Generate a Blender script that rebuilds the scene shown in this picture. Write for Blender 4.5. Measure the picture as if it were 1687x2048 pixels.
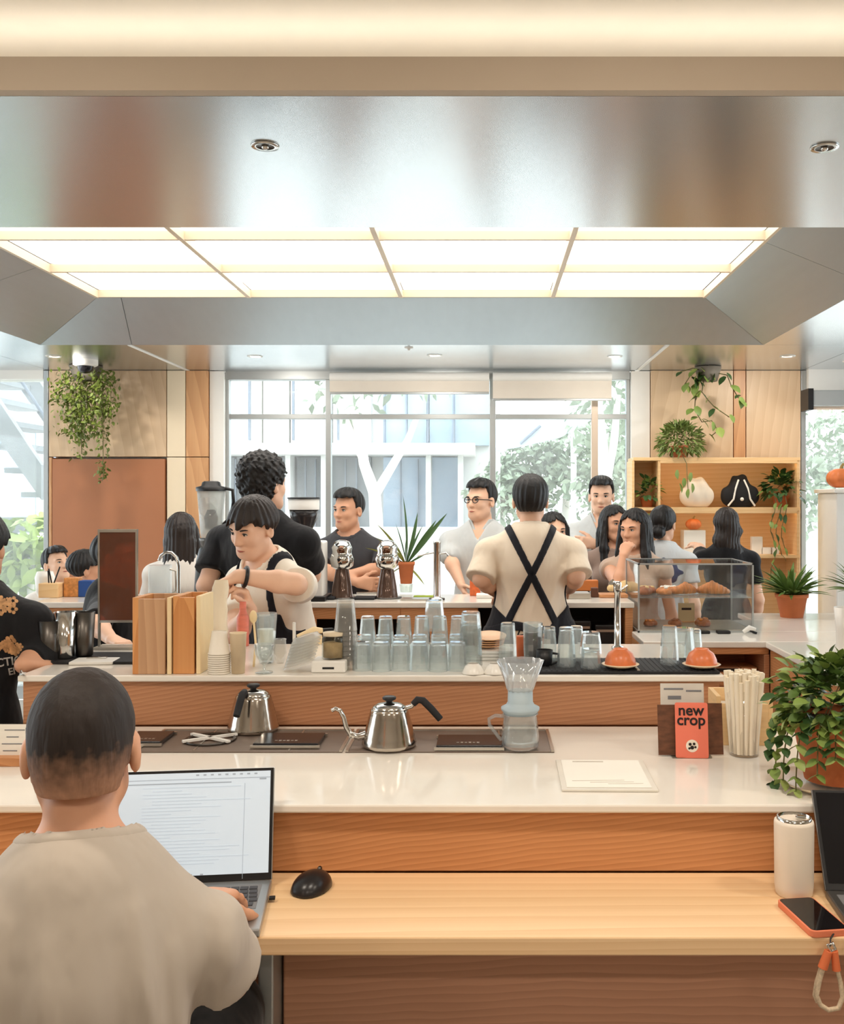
import bpy, bmesh, math, random
import numpy as np
from mathutils import Vector, Matrix
from mathutils.bvhtree import BVHTree

# ------------------------------------------------------------------ camera, sky, lights, exposure
SC = bpy.context.scene
COL = SC.collection
for _o in list(bpy.data.objects):
    bpy.data.objects.remove(_o)
F = 2000.0                      # focal length in pixels of the 1687 x 2048 frame
EYE = 1.55                      # eye height in metres
cam = bpy.data.cameras.new('camera'); camo = bpy.data.objects.new('camera', cam); COL.objects.link(camo)
camo.location = (0, 0, EYE); camo.rotation_euler = (math.pi/2, 0, 0)
cam.sensor_fit = 'VERTICAL'; cam.sensor_height = 36.0; cam.lens = F/2048*36.0
cam.shift_x = -126.5/2048; cam.shift_y = -24.0/2048
cam.clip_start = 0.05; cam.clip_end = 300
SC.camera = camo
SC.view_settings.view_transform = 'Standard'; SC.view_settings.look = 'None'
SC.view_settings.gamma = 1.0; SC.view_settings.exposure = 0.0
SC.view_settings.use_curve_mapping = False
PANEL_EMIT = 2.9
COVE_EMIT = 6.0
w = bpy.data.worlds.new('sky'); SC.world = w; w.use_nodes = True
bg = w.node_tree.nodes['Background']; bg.inputs[0].default_value = (0.95, 0.975, 1.0, 1); bg.inputs[1].default_value = 5.0
def area(name, loc, sx, sy, power, col, rot=(0, 0, 0)):
    l = bpy.data.lights.new(name, 'AREA'); l.shape = 'RECTANGLE'; l.size = sx; l.size_y = sy
    l.energy = power; l.color = col
    o = bpy.data.objects.new(name, l); o.location = loc; o.rotation_euler = rot; COL.objects.link(o); return o
WARM = (1.0, 0.89, 0.76)
# unseen fill lamps added over the seating area (their fixtures are built with the ceiling)
FILL_LAMPS = [(-2.2, -0.9), (0.0, -0.9), (2.2, -0.9), (-1.3, 1.35), (0.35, 1.35), (2.0, 1.35)]
for (lx, ly) in FILL_LAMPS:
    area('seating_fill_lamp', (lx, ly, 2.835), 0.5, 0.14, 19 if ly > 0 else 18, WARM)

# spotlights added in the soffit to brighten the far wall
WALL_FILL = [(-3.0, 6.95), (-1.6, 6.95), (-.35, 6.9), (.9, 6.95), (2.1, 6.95)]
for (lx, ly) in WALL_FILL:
    area('soffit_fill_spot', (lx, ly, 2.535), .09, .09, 7, (1.0, .93, .84), (math.radians(22), 0, 0))

# ------------------------------------------------------------------ helpers
rng = random.Random(7)
def P(px, py, d):               # the point seen at a pixel, d metres away along the view axis
    return Vector(((px-970)*d/F, d, EYE+(1000-py)*d/F))
def lin(c):
    return tuple(((v/255)/12.92 if v/255 <= .04045 else ((v/255+.055)/1.055)**2.4) for v in c)
_M = {}
def N(nt, t, **kw):
    n = nt.nodes.new(t)
    for k, v in kw.items(): setattr(n, k, v)
    return n
def mat(name, col, rough=.5, metal=0., var=.08, scale=9., bump=0., bscale=None, trans=0., ior=1.45, stretch=(1, 1, 1), emit=0., spec=.5, sheen=0., bdist=.01):
    if name in _M: return _M[name]
    m = bpy.data.materials.new(name); m.use_nodes = True; nt = m.node_tree; L = nt.links
    b = nt.nodes['Principled BSDF']; c = lin(col)
    tc = N(nt, 'ShaderNodeTexCoord'); mp = N(nt, 'ShaderNodeMapping'); mp.inputs['Scale'].default_value = stretch
    nz = N(nt, 'ShaderNodeTexNoise'); nz.inputs['Scale'].default_value = scale; nz.inputs['Detail'].default_value = 4
    L.new(tc.outputs['Object'], mp.inputs[0]); L.new(mp.outputs[0], nz.inputs['Vector'])
    mx = N(nt, 'ShaderNodeMix', data_type='RGBA')
    mx.inputs['A'].default_value = (*[max(0, v*(1-var*1.6)) for v in c], 1)
    mx.inputs['B'].default_value = (*[min(1, v*(1+var*1.6)) for v in c], 1)
    L.new(nz.outputs[0], mx.inputs['Factor']); L.new(mx.outputs['Result'], b.inputs['Base Color'])
    b.inputs['Roughness'].default_value = rough; b.inputs['Metallic'].default_value = metal
    b.inputs['Specular IOR Level'].default_value = spec; b.inputs['IOR'].default_value = ior
    b.inputs['Transmission Weight'].default_value = trans
    if sheen: b.inputs['Sheen Weight'].default_value = sheen
    if bump:
        n2 = N(nt, 'ShaderNodeTexNoise'); n2.inputs['Scale'].default_value = bscale or scale*4; n2.inputs['Detail'].default_value = 3
        L.new(mp.outputs[0], n2.inputs['Vector'])
        bp = N(nt, 'ShaderNodeBump'); bp.inputs['Strength'].default_value = bump; bp.inputs['Distance'].default_value = bdist
        L.new(n2.outputs[0], bp.inputs['Height']); L.new(bp.outputs[0], b.inputs['Normal'])
    if emit:
        L.new(mx.outputs['Result'], b.inputs['Emission Color']); b.inputs['Emission Strength'].default_value = emit
    _M[name] = m; return m
def wood(name, c1, c2, along='x', ring=9., rough=.42, tilt=.05, dist=2.2, off=(0, 0, 0), bump=.04):
    if name in _M: return _M[name]
    m = bpy.data.materials.new(name); m.use_nodes = True; nt = m.node_tree; L = nt.links
    b = nt.nodes['Principled BSDF']; b.inputs['Roughness'].default_value = rough
    tc = N(nt, 'ShaderNodeTexCoord'); mp = N(nt, 'ShaderNodeMapping')
    mp.inputs['Location'].default_value = off
    mp.inputs['Rotation'].default_value = {'x': (0, tilt, tilt*1.7), 'y': (tilt, 0, tilt*1.7), 'z': (tilt*1.7, tilt, 0)}[along]
    L.new(tc.outputs['Object'], mp.inputs[0])
    st = N(nt, 'ShaderNodeMapping'); st.inputs['Scale'].default_value = {'x': (.16, 1, 1), 'y': (1, .16, 1), 'z': (1, 1, .16)}[along]
    L.new(mp.outputs[0], st.inputs[0])
    wv = N(nt, 'ShaderNodeTexWave', wave_type='RINGS', rings_direction=along.upper(), wave_profile='SAW')
    wv.inputs['Scale'].default_value = ring; wv.inputs['Distortion'].default_value = dist
    wv.inputs['Detail'].default_value = 2; wv.inputs['Detail Scale'].default_value = .55; wv.inputs['Detail Roughness'].default_value = .5
    L.new(st.outputs[0], wv.inputs['Vector'])
    fs = N(nt, 'ShaderNodeMapping'); fs.inputs['Scale'].default_value = {'x': (1.5, 70, 70), 'y': (70, 1.5, 70), 'z': (70, 70, 1.5)}[along]
    L.new(tc.outputs['Object'], fs.inputs[0])
    nz = N(nt, 'ShaderNodeTexNoise'); nz.inputs['Scale'].default_value = 1.6; nz.inputs['Detail'].default_value = 4
    L.new(fs.outputs[0], nz.inputs['Vector'])
    big = N(nt, 'ShaderNodeTexNoise'); big.inputs['Scale'].default_value = 2.0
    L.new(st.outputs[0], big.inputs['Vector'])
    a1 = N(nt, 'ShaderNodeMath', operation='MULTIPLY_ADD'); a1.inputs[1].default_value = .55
    L.new(wv.outputs['Fac'], a1.inputs[0])
    a2 = N(nt, 'ShaderNodeMath', operation='MULTIPLY_ADD'); a2.inputs[1].default_value = .5; a2.inputs[2].default_value = -.12
    L.new(nz.outputs[0], a2.inputs[0]); L.new(a2.outputs[0], a1.inputs[2])
    a3 = N(nt, 'ShaderNodeMath', operation='MULTIPLY_ADD'); a3.inputs[1].default_value = .5; a3.inputs[2].default_value = -.2
    L.new(big.outputs[0], a3.inputs[0])
    a4 = N(nt, 'ShaderNodeMath', operation='ADD', use_clamp=True); L.new(a1.outputs[0], a4.inputs[0]); L.new(a3.outputs[0], a4.inputs[1])
    mx = N(nt, 'ShaderNodeMix', data_type='RGBA'); mx.inputs['A'].default_value = (*lin(c1), 1); mx.inputs['B'].default_value = (*lin(c2), 1)
    L.new(a4.outputs[0], mx.inputs['Factor']); L.new(mx.outputs['Result'], b.inputs['Base Color'])
    if bump:
        bp = N(nt, 'ShaderNodeBump'); bp.inputs['Strength'].default_value = bump; bp.inputs['Distance'].default_value = .004
        L.new(a4.outputs[0], bp.inputs['Height']); L.new(bp.outputs[0], b.inputs['Normal'])
    _M[name] = m; return m
def clear(name, tint=(245, 250, 250), milk=0., rough=.02, refl=1.0):
    """clear thin glass: see-through with a real Fresnel reflection and, if milky, a white film; on panes and tumblers it paints in haze and glow"""
    if name in _M: return _M[name]
    m = bpy.data.materials.new(name); m.use_nodes = True; nt = m.node_tree; L = nt.links
    nt.nodes.remove(nt.nodes['Principled BSDF']); out = nt.nodes['Material Output']
    t = N(nt, 'ShaderNodeBsdfTransparent'); t.inputs[0].default_value = (*lin(tint), 1)
    g = N(nt, 'ShaderNodeBsdfGlossy'); g.inputs['Roughness'].default_value = rough
    fr = N(nt, 'ShaderNodeFresnel'); ge = N(nt, 'ShaderNodeNewGeometry'); io = N(nt, 'ShaderNodeMath', operation='MULTIPLY_ADD')
    io.inputs[1].default_value = 1/1.45-1.45; io.inputs[2].default_value = 1.45; L.new(ge.outputs['Backfacing'], io.inputs[0]); L.new(io.outputs[0], fr.inputs[0])
    tc = N(nt, 'ShaderNodeTexCoord'); nz = N(nt, 'ShaderNodeTexNoise'); nz.inputs['Scale'].default_value = 3
    L.new(tc.outputs['Object'], nz.inputs['Vector'])
    mr = N(nt, 'ShaderNodeMath', operation='MULTIPLY'); mr.inputs[1].default_value = refl
    L.new(fr.outputs[0], mr.inputs[0])
    a = N(nt, 'ShaderNodeMixShader'); L.new(mr.outputs[0], a.inputs[0]); L.new(t.outputs[0], a.inputs[1]); L.new(g.outputs[0], a.inputs[2])
    last = a
    if milk:
        tr = N(nt, 'ShaderNodeBsdfTranslucent'); tr.inputs[0].default_value = (.95, .97, .98, 1)
        df = N(nt, 'ShaderNodeBsdfDiffuse'); df.inputs[0].default_value = (.95, .97, .98, 1); h2 = N(nt, 'ShaderNodeMixShader'); h2.inputs[0].default_value = .5
        L.new(tr.outputs[0], h2.inputs[1]); L.new(df.outputs[0], h2.inputs[2]); tr = h2
        k = N(nt, 'ShaderNodeMath', operation='MULTIPLY'); k.inputs[1].default_value = milk*2
        L.new(nz.outputs[0], k.inputs[0])
        a2 = N(nt, 'ShaderNodeMixShader'); L.new(k.outputs[0], a2.inputs[0]); L.new(a.outputs[0], a2.inputs[1]); L.new(tr.outputs[0], a2.inputs[2]); last = a2
    L.new(last.outputs[0], out.inputs[0]); _M[name] = m; return m

class MB:
    """collects shapes into one mesh"""
    def __init__(s): s.v = []; s.f = []; s.m = []; s.mi = 0; s.sm = []
    def add(s, vs, fs, smooth=False):
        o = len(s.v); s.v += [tuple(v) for v in vs]
        for f in fs: s.f.append(tuple(i+o for i in f)); s.m.append(s.mi); s.sm.append(smooth)
        return s
    def box(s, c, d, rz=0., R=None):
        hx, hy, hz = d[0]/2, d[1]/2, d[2]/2
        R = R or Matrix.Rotation(rz, 3, 'Z')
        vs = [Vector(c)+R @ Vector((x*hx, y*hy, z*hz)) for x in (-1, 1) for y in (-1, 1) for z in (-1, 1)]
        return s.add(vs, [(0, 1, 3, 2), (4, 6, 7, 5), (0, 4, 5, 1), (2, 3, 7, 6), (0, 2, 6, 4), (1, 5, 7, 3)])
    def span(s, a, b):
        return s.box([(a[i]+b[i])/2 for i in range(3)], [abs(b[i]-a[i]) for i in range(3)])
    def lathe(s, prof, n=24, c=(0, 0, 0), R=None, cap=True, ph=0.):
        vs = []; fs = []; R = R or Matrix.Identity(3); c = Vector(c); st = []
        for (r, z) in prof:
            st.append((len(vs), r > 1e-6))
            for k in range(n if r > 1e-6 else 1):
                a = 2*math.pi*k/n+ph; vs.append(c+R @ Vector((r*math.cos(a), r*math.sin(a), z)))
        for i in range(len(prof)-1):
            (a, fa), (b, fb) = st[i], st[i+1]
            for k in range(n):
                k2 = (k+1) % n
                if fa and fb: fs.append((a+k, a+k2, b+k2, b+k))
                elif fb: fs.append((a, b+k2, b+k))
                elif fa: fs.append((a+k, a+k2, b))
        s.add(vs, fs, True)
        if cap:
            for i, rev in ((0, True), (len(prof)-1, False)):
                if prof[i][0] > 1e-5:
                    r, z = prof[i]
                    ring = [c+R @ Vector((r*math.cos(2*math.pi*k/n+ph), r*math.sin(2*math.pi*k/n+ph), z)) for k in range(n)]
                    s.add(ring, [tuple(range(n))[::-1] if rev else tuple(range(n))])
        return s
    def tube(s, pts, r, n=8, closed=False):
        pts = [Vector(p) for p in pts]; rs = r if isinstance(r, (list, tuple)) else [r]*len(pts)
        vs = []; fs = []; m = len(pts); up = None
        for i, p in enumerate(pts):
            if closed: t = pts[(i+1) % m]-pts[i-1]
            else: t = pts[min(i+1, m-1)]-pts[max(i-1, 0)]
            t = t.normalized() if t.length > 1e-9 else Vector((0, 0, 1))
            if up is None: up = t.orthogonal().normalized()
            up = (up-t*up.dot(t)); up = up.normalized() if up.length > 1e-6 else t.orthogonal().normalized()
            bn = t.cross(up)
            for k in range(n):
                a = 2*math.pi*k/n; vs.append(p+(up*math.cos(a)+bn*math.sin(a))*rs[i])
        for i in range(m if closed else m-1):
            j = (i+1) % m
            for k in range(n):
                k2 = (k+1) % n; fs.append((i*n+k, i*n+k2, j*n+k2, j*n+k))
        s.add(vs, fs, True)
        if not closed:
            s.add(vs[:n], [tuple(range(n))[::-1]]); s.add(vs[-n:], [tuple(range(n))])
        return s
    def ball(s, c, r, n=12, R=None, sq=None):
        rr = r if isinstance(r, (list, tuple)) else (r, r, r); R = R or Matrix.Identity(3); c = Vector(c)
        vs = [c+R @ Vector((0, 0, -rr[2]))]; fs = []; m = max(4, n*2//3)
        for i in range(1, m):
            ph = -math.pi/2+math.pi*i/m
            for k in range(n):
                a = 2*math.pi*k/n
                vs.append(c+R @ Vector((rr[0]*math.cos(ph)*math.cos(a), rr[1]*math.cos(ph)*math.sin(a), rr[2]*math.sin(ph))))
        vs.append(c+R @ Vector((0, 0, rr[2])))
        for k in range(n): fs.append((0, 1+(k+1) % n, 1+k))
        for i in range(m-2):
            for k in range(n):
                k2 = (k+1) % n; b = 1+i*n; fs.append((b+k, b+k2, b+n+k2, b+n+k))
        t = len(vs)-1; b = 1+(m-2)*n
        for k in range(n): fs.append((b+k, b+(k+1) % n, t))
        return s.add(vs, fs, True)
    def prism(s, poly, a, b, axis='z'):
        """polygon (2D) extruded along an axis between a and b"""
        def q(p, t):
            return {'z': (p[0], p[1], t), 'y': (p[0], t, p[1]), 'x': (t, p[0], p[1])}[axis]
        n = len(poly)
        vs = [q(p, a) for p in poly]+[q(p, b) for p in poly]
        fs = [tuple(range(n))[::-1], tuple(range(n, 2*n))]+[(k, (k+1) % n, n+(k+1) % n, n+k) for k in range(n)]
        return s.add(vs, fs)
    def build(s, name, m, parent=None, bevel=0., seg=2):
        me = bpy.data.meshes.new(name); me.from_pydata(s.v, [], s.f)
        ms = m if isinstance(m, (list, tuple)) else [m]
        for x in ms: me.materials.append(x)
        me.polygons.foreach_set('material_index', s.m); me.polygons.foreach_set('use_smooth', s.sm)
        bm = bmesh.new(); bm.from_mesh(me); bmesh.ops.recalc_face_normals(bm, faces=bm.faces); bm.to_mesh(me); bm.free()
        me.update()
        o = bpy.data.objects.new(name, me); COL.objects.link(o)
        if parent: o.parent = parent
        if bevel:
            md = o.modifiers.new('bevel', 'BEVEL'); md.width = bevel; md.segments = seg; md.limit_method = 'ANGLE'
        return o
def tag(o, label=None, cat=None, group=None, kind=None):
    if label: o['label'] = label
    if cat: o['category'] = cat
    if group: o['group'] = group
    if kind: o['kind'] = kind
    return o
def empty(name, loc=(0, 0, 0), rz=0., label=None, cat=None, group=None, kind=None):
    o = bpy.data.objects.new(name, None); o.location = loc; o.rotation_euler = (0, 0, rz); o.empty_display_size = .05
    COL.objects.link(o); return tag(o, label, cat, group, kind)
def children(o): return [c for c in bpy.data.objects if c.parent == o]
def copy_tree(o, parent=None):
    c = o.copy(); COL.objects.link(c)
    if parent: c.parent = parent
    for ch in KIDS.get(o.name) or children(o): copy_tree(ch, c)
    return c
KIDS = {}
def dup(o, loc, rz=0., label=None, group=None):
    c = copy_tree(o); c.location = loc; c.rotation_euler = (0, 0, rz)
    if label: c['label'] = label
    if group: c['group'] = group
    return c
def text_mesh(name, s, size, m, parent=None, depth=.0006, align='CENTER', bold=0.):
    cu = bpy.data.curves.new(name, 'FONT'); cu.body = s; cu.size = size; cu.extrude = depth; cu.align_x = align; cu.align_y = 'CENTER'
    cu.offset = bold
    t = bpy.data.objects.new(name, cu); COL.objects.link(t)
    dg = bpy.context.evaluated_depsgraph_get(); me = bpy.data.meshes.new_from_object(t.evaluated_get(dg))
    bpy.data.objects.remove(t); me.materials.clear(); me.materials.append(m)
    o = bpy.data.objects.new(name, me); COL.objects.link(o)
    if parent: o.parent = parent
    return o

# ------------------------------------------------------------------ materials
white_stone = mat('white_stone', (238, 232, 222), .09, var=.03, scale=5, spec=.5)
plaster = mat('warm_plaster', (234, 224, 210), .8, var=.03, bump=.03, bscale=120)
white_paint = mat('white_paint', (236, 234, 228), .55, var=.02)
steel = mat('brushed_steel', (208, 213, 217), .25, 1., var=.02, scale=4, stretch=(40, .6, 40))
satin = mat('satin_steel', (182, 190, 194), .42, .75, var=.03, scale=3, stretch=(6, .6, 6))
chrome = mat('polished_steel', (205, 203, 198), .13, 1., var=.03)
dark_steel = mat('dark_steel', (92, 88, 84), .35, 1., var=.05)
alum = mat('grey_aluminium', (178, 182, 182), .4, .6, var=.03)
black = mat('black_plastic', (22, 22, 24), .4, var=.1)
black_rub = mat('black_rubber', (30, 30, 33), .75, var=.15, bump=.1, bscale=200)
cream = mat('cream_lacquer', (240, 222, 192), .5, var=.02)
oak = wood('light_oak', (242, 208, 164), (222, 180, 130), 'x', 22, tilt=.012, off=(.3, .3, .12), dist=1.5)
oak_r = wood('orange_oak', (216, 156, 106), (176, 114, 68), 'x', 26, tilt=.13, off=(.3, .35, .2), dist=5.)
oak_d = wood('brown_oak', (196, 142, 104), (156, 102, 68), 'x', 28, tilt=.14, off=(.7, .3, .35), dist=5.)
oak_u = wood('umber_oak', (198, 148, 118), (164, 118, 92), 'x', 22, tilt=.15, off=(.2, .5, .5), dist=5.)
oak_v = wood('upright_oak', (222, 194, 160), (206, 174, 138), 'z', 14, tilt=.03, off=(.3, .4, 0))
oak_vo = wood('upright_orange_oak', (220, 170, 122), (192, 138, 92), 'z', 14, tilt=.03, off=(.2, .3, 0))
ply = wood('shelf_plywood', (244, 206, 154), (230, 184, 126), 'x', 10, tilt=.04)
brown_door = mat('brown_laminate', (178, 118, 82), .45, var=.06, scale=2)
terracotta = mat('terracotta', (196, 112, 68), .8, var=.12, scale=14, bump=.05)
paper = mat('paper', (240, 236, 226), .8, var=.02)
ceramic = mat('white_ceramic', (240, 236, 228), .25, var=.02)
glass = clear('tumbler_glass', (248, 252, 252), milk=.12, refl=2.4)  # milk whitens the tumblers in place of light caught from above
pane_glass = clear('window_pane', (244, 248, 249), milk=.07)  # milk lays a painted bright haze over the view outside
case_glass = clear('case_pane', (253, 254, 254))
# ------------------------------------------------------------------ the room
def struct(o): o['kind'] = 'structure'; return o
XL, XR, YB, YF = -6.2, 5.6, -4.0, 7.7      # room walls; YF is the glazed far wall
stone_floor = mat('terrazzo_floor', (176, 168, 158), .35, var=.12, scale=60)
struct(MB().span((XL, YB, -.1), (XR, 7.75, 0)).build('floor', stone_floor))
# upper plaster ceiling over the seating area, with the cove trough behind the metal canopy's lip
ceil = struct(empty('ceiling'))
MB().span((XL, YB, 2.86), (XR, 3.22, 2.95)).build('plaster', plaster, ceil)
MB().span((XL, 3.12, 2.57), (XR, 3.22, 2.86)).build('cove_back', plaster, ceil)
MB().span((XL, 2.44, 2.55), (XR, 2.475, 2.632)).build('fascia', mat('fascia_paint', (186, 170, 150), .6, var=.02), ceil)
CZ = 2.55
def cpanel(x0, x1, y0, y1):
    MB().span((x0+.002, y0+.002, CZ), (x1-.002, y1-.002, CZ+.02)).build('metal_panel', steel, ceil)
cpanel(XL, XR, 2.475, 3.67)
RX0, RX1, PX0, PX1 = -2.87, 1.79, -2.30, 1.30
cpanel(XL, RX0, 3.67, 6.45); cpanel(RX1, XR, 3.67, 6.45)
for a, b in ((XL, -3.36), (-3.36, -2.31), (-2.28, 1.16), (1.19, 2.44), (2.44, XR)): cpanel(a, b, 6.45, 7.78)
for x in (-2.295, 1.175):
    MB().span((x-.012, 6.45, CZ-.004), (x+.012, 7.7, CZ+.01)).build('joint_strip', white_paint, ceil)
PZ = 2.75
def slope(pts):
    n = (Vector(pts[1])-Vector(pts[0])).cross(Vector(pts[2])-Vector(pts[0])).normalized()
    if n.z < 0: n = -n
    b = [Vector(p)+n*.012 for p in pts]; k = len(pts)
    MB().add(list(pts)+b, [tuple(range(k)), tuple(range(k, 2*k))[::-1]]+[(i, (i+1) % k, k+(i+1) % k, k+i) for i in range(k)]).build('slope_panel', satin, ceil)
g = .004
slope([(RX0, 6.45, CZ), (-2.28, 6.45, CZ), (-2.16, 5.93, PZ), (PX0, 5.93, PZ)])
slope([(-2.28+g, 6.45, CZ), (RX1, 6.45, CZ), (PX1, 5.93, PZ), (-2.16+g, 5.93, PZ)])
slope([(RX0, 3.67, CZ), (RX1, 3.67, CZ), (PX1, 3.97, PZ), (PX0, 3.97, PZ)])
slope([(RX0, 6.45-g, CZ), (RX0, 5.15, CZ), (PX0, 5.15, PZ), (PX0, 5.93-g, PZ)])
slope([(RX0, 5.15-g, CZ), (RX0, 3.67, CZ), (PX0, 3.97, PZ), (PX0, 5.15-g, PZ)])
slope([(RX1, 3.67, CZ), (RX1, 4.65, CZ), (PX1, 4.65, PZ), (PX1, 3.97, PZ)])
slope([(RX1, 4.65+g, CZ), (RX1, 6.45-g, CZ), (PX1, 5.93-g, PZ), (PX1, 4.65+g, PZ)])
MB().span((XL, 3.22, 2.9), (XR, 7.8, 2.95)).build('upper_slab', white_paint, ceil)
# glowing grid of diffusers
lt = empty('ceiling_light', (-.5, 4.95, PZ), label='large glowing ceiling light of cream framed diffuser panels in the steel canopy', cat='ceiling light')
diff = mat('lit_diffuser', (255, 249, 242), .6, var=.005, emit=PANEL_EMIT)
base = None; rib_m = mat('tan_rib', (222, 202, 176), .5, var=.02)
for i in range(4):
    for j in range(3):
        cx = PX0+.9*(i+.5)-(-.5); cy = 3.97+.653*(j+.5)-4.95
        m = MB().box((0, 0, .05), (.868, .622, .012))
        if base is None: base = m.build('diffuser', diff, lt)
        else: o = base.copy(); COL.objects.link(o); base_o = o
        (base if (i, j) == (0, 0) else o).location = (cx, cy, 0)
for i in range(5): MB().box((PX0+.9*i+.5, 0, .02), (.024 if 0 < i < 4 else .02, 1.96, .045)).build('rib', rib_m, lt)
for j in range(4): MB().box((0, 3.97+.653*j-4.95, .022), (3.6, .024, .042)).build('rib', rib_m, lt)
MB().box((0, 0, .1), (3.6, 1.96, .02)).build('housing', white_paint, lt)
# cove strip lying in the trough
cv = MB().span((XL+.1, 2.745, 2.70), (XR-.1, 2.795, 2.715)).build('cove_light', mat('led_strip', (255, 247, 234), .5, emit=COVE_EMIT))
tag(cv, 'long warm hidden strip light glowing in the ceiling cove', 'strip light')
for i, (lx, ly) in enumerate(FILL_LAMPS):  # out-of-view housings for the added fill lamps
    t = empty('added_downlight', (lx, ly, 2.86), label='slim unseen downlight added in the plaster ceiling to fill the seating', cat='ceiling light', group='added seating fill downlights')
    MB().box((0, 0, -.006), (.56, .2, .02)).build('housing', white_paint, t)
MB().span((XL+.1, 2.60, 2.57), (XR-.1, 3.1, 2.575)).build('trough_floor', plaster, ceil)
MB().span((XL+.1, 2.75, 2.575), (XR-.1, 2.79, 2.70)).build('strip_bracket', alum, cv)
for i, (lx, ly) in enumerate(WALL_FILL):  # rings for the spotlights added to light the far wall
    t = empty('spotlight', (lx, ly, CZ), label='small round soffit spotlight added to brighten the far wall, %s from the left' % ('first', 'second', 'third', 'fourth', 'fifth')[i], cat='spotlight', group='added far wall spotlights')
    MB().lathe([(.04, -.002), (.052, -.004), (.055, 0), (.04, -.001)], 20, cap=False).build('ring', white_paint, t)
# far wall: timber columns left and right, glazing between
WX = lambda px: (px-970)*YF/F
WZ = lambda py: EYE+(1000-py)*YF/F
wl = struct(empty('wall_left_column'))
wl.name = 'wall_back'
def wp(px0, px1, z0, z1, m, y0=0., y1=.12, name='panel', par=None):
    return MB().span((WX(px0)+.003, YF+y0, z0+.003), (WX(px1)-.003, YF+y1, z1-.003)).build(name, m, par or wl, .002)
ZC = CZ
for a_, b_ in ((97, 416), (1301, 1601)): MB().span((WX(a_)+.004, YF+.121, 0), (WX(b_)-.004, YF+.2, ZC)).build('backing', plaster, wl)
wp(97, 104, 0, WZ(914), oak_vo); wp(97, 333, WZ(914), ZC, oak_v)
wp(105, 331, 0, WZ(914)-.012, brown_door, -.012)
wp(333, 371, 0, WZ(914), cream, .0); wp(333, 371, WZ(914), ZC, cream, .0)
wp(371, 416, 0, WZ(914), oak_vo); wp(371, 416, WZ(914), ZC, oak_vo)
wp(416, 446, 0, ZC, white_paint, .03, .2, 'reveal'); wp(1262, 1301, 0, ZC, white_paint, .03, .2, 'reveal')
wp(1301, 1466, 0, ZC, oak_v); wp(1466, 1491, 0, ZC, oak_vo); wp(1491, 1601, 0, ZC, oak_v)
wp(86, 97, 0, ZC, alum, .0, .1, 'jamb'); wp(1601, 1612, 0, ZC, alum, 0, .1, 'jamb')
MB().span((XL, YF+.1, 2.57), (XR, YF+.25, 3.3)).build('header', white_paint, wl)
MB().span((WX(1612), YF-.05, WZ(785)), (XR, YF+.25, 2.56)).build('lintel', white_paint, wl)
MB().span((XL, YF, WZ(758)), (WX(86), YF+.2, 2.56)).build('lintel', white_paint, wl)
wleft = struct(empty('wall_left'))
MB().span((XL-.15, YB, 0), (XL, 1.5, 3.3)).build('panel', plaster, wleft)
MB().span((XL-.15, 1.5, 2.4), (XL, 7.9, 3.3)).build('header', plaster, wleft)
MB().span((XL-.15, 1.5, 0), (XL, 7.9, .25)).build('sill_wall', plaster, wleft)
wright = struct(empty('wall_right'))
MB().span((XR, YB, 0), (XR+.15, 3., 3.3)).build('panel', plaster, wright)
MB().span((XR, 3., 2.4), (XR+.15, 7.9, 3.3)).build('header', plaster, wright)
MB().span((XR, 3., 0), (XR+.15, 7.9, .25)).build('sill_wall', plaster, wright)
struct(MB().span((XL-.15, YB-.15, 0), (XR+.15, YB, 3.3)).build('wall_front', plaster))
def side_window(n, x, y0, y1):
    w_ = struct(empty('window_%d' % n, (x, 0, 0)))
    k = 4
    for i in range(k+1): MB().box((0, y0+(y1-y0)*i/k, 1.325), (.1, .06, 2.15)).build('mullion', alum, w_)
    for i in range(k): MB().box((0, y0+(y1-y0)*(i+.5)/k, 1.325), (.012, (y1-y0)/k-.07, 2.14)).build('pane', pane_glass, w_)
side_window(4, XL-.08, 1.5, 7.8); side_window(5, XR+.08, 3., 7.8)
# middle window
win = struct(empty('window_1', (0, YF+.12, 0)))
def bar(n, px0, px1, z0, z1, m, y=0., t=.07): return MB().span((WX(px0), y-t/2, z0), (WX(px1), y+t/2, z1)).build(n, m, win, .003)
beige_al = mat('beige_aluminium', (214, 196, 178), .45, .2, var=.02)
for a, b, m_ in ((446, 452, alum), (647, 658, alum), (979, 991, alum), (1185, 1198, beige_al), (1255, 1262, alum)): bar('mullion', a, b, 0, 2.56, m_)
bar('transom', 446, 1262, WZ(836), WZ(826), alum, t=.06); bar('head_rail', 446, 1262, WZ(757), 2.56, alum, t=.1)
bar('bottom_rail', 446, 1262, 0, .12, alum)
for a, b in ((452, 647), (658, 979), (991, 1185), (1198, 1255)):
    for z0, z1 in ((.12, WZ(836)), (WZ(826), WZ(757))):
        bar('pane', a, b, z0, z1, pane_glass, t=.01)
# roller blinds gathered over the panes
blind_f = mat('blind_cloth', (226, 216, 202), .85, var=.03)
for i, (a, b, bot, lab) in enumerate(((660, 978, 787, 'rolled cream window blind over the widest middle panes'), (985, 1222, 800, 'rolled cream window blind over the right panes, hanging slightly lower'))):
    t = empty('roller_blind', ((WX(a)+WX(b))/2, YF-.02, WZ(bot)), label=lab, cat='blind', group='window blinds')
    L_ = WX(b)-WX(a); hz = WZ(762)-WZ(bot)
    MB().box((0, 0, hz/2), (L_, .006, hz)).build('cloth', blind_f, t)
    MB().box((0, -.005, 0), (L_, .02, .018)).build('bottom_bar', alum, t, .003)
    MB().lathe([(.035, -L_/2), (.035, L_/2)], 16, (0, .01, hz+.03), Matrix.Rotation(math.pi/2, 3, 'Y')).build('roller', white_paint, t)
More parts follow.
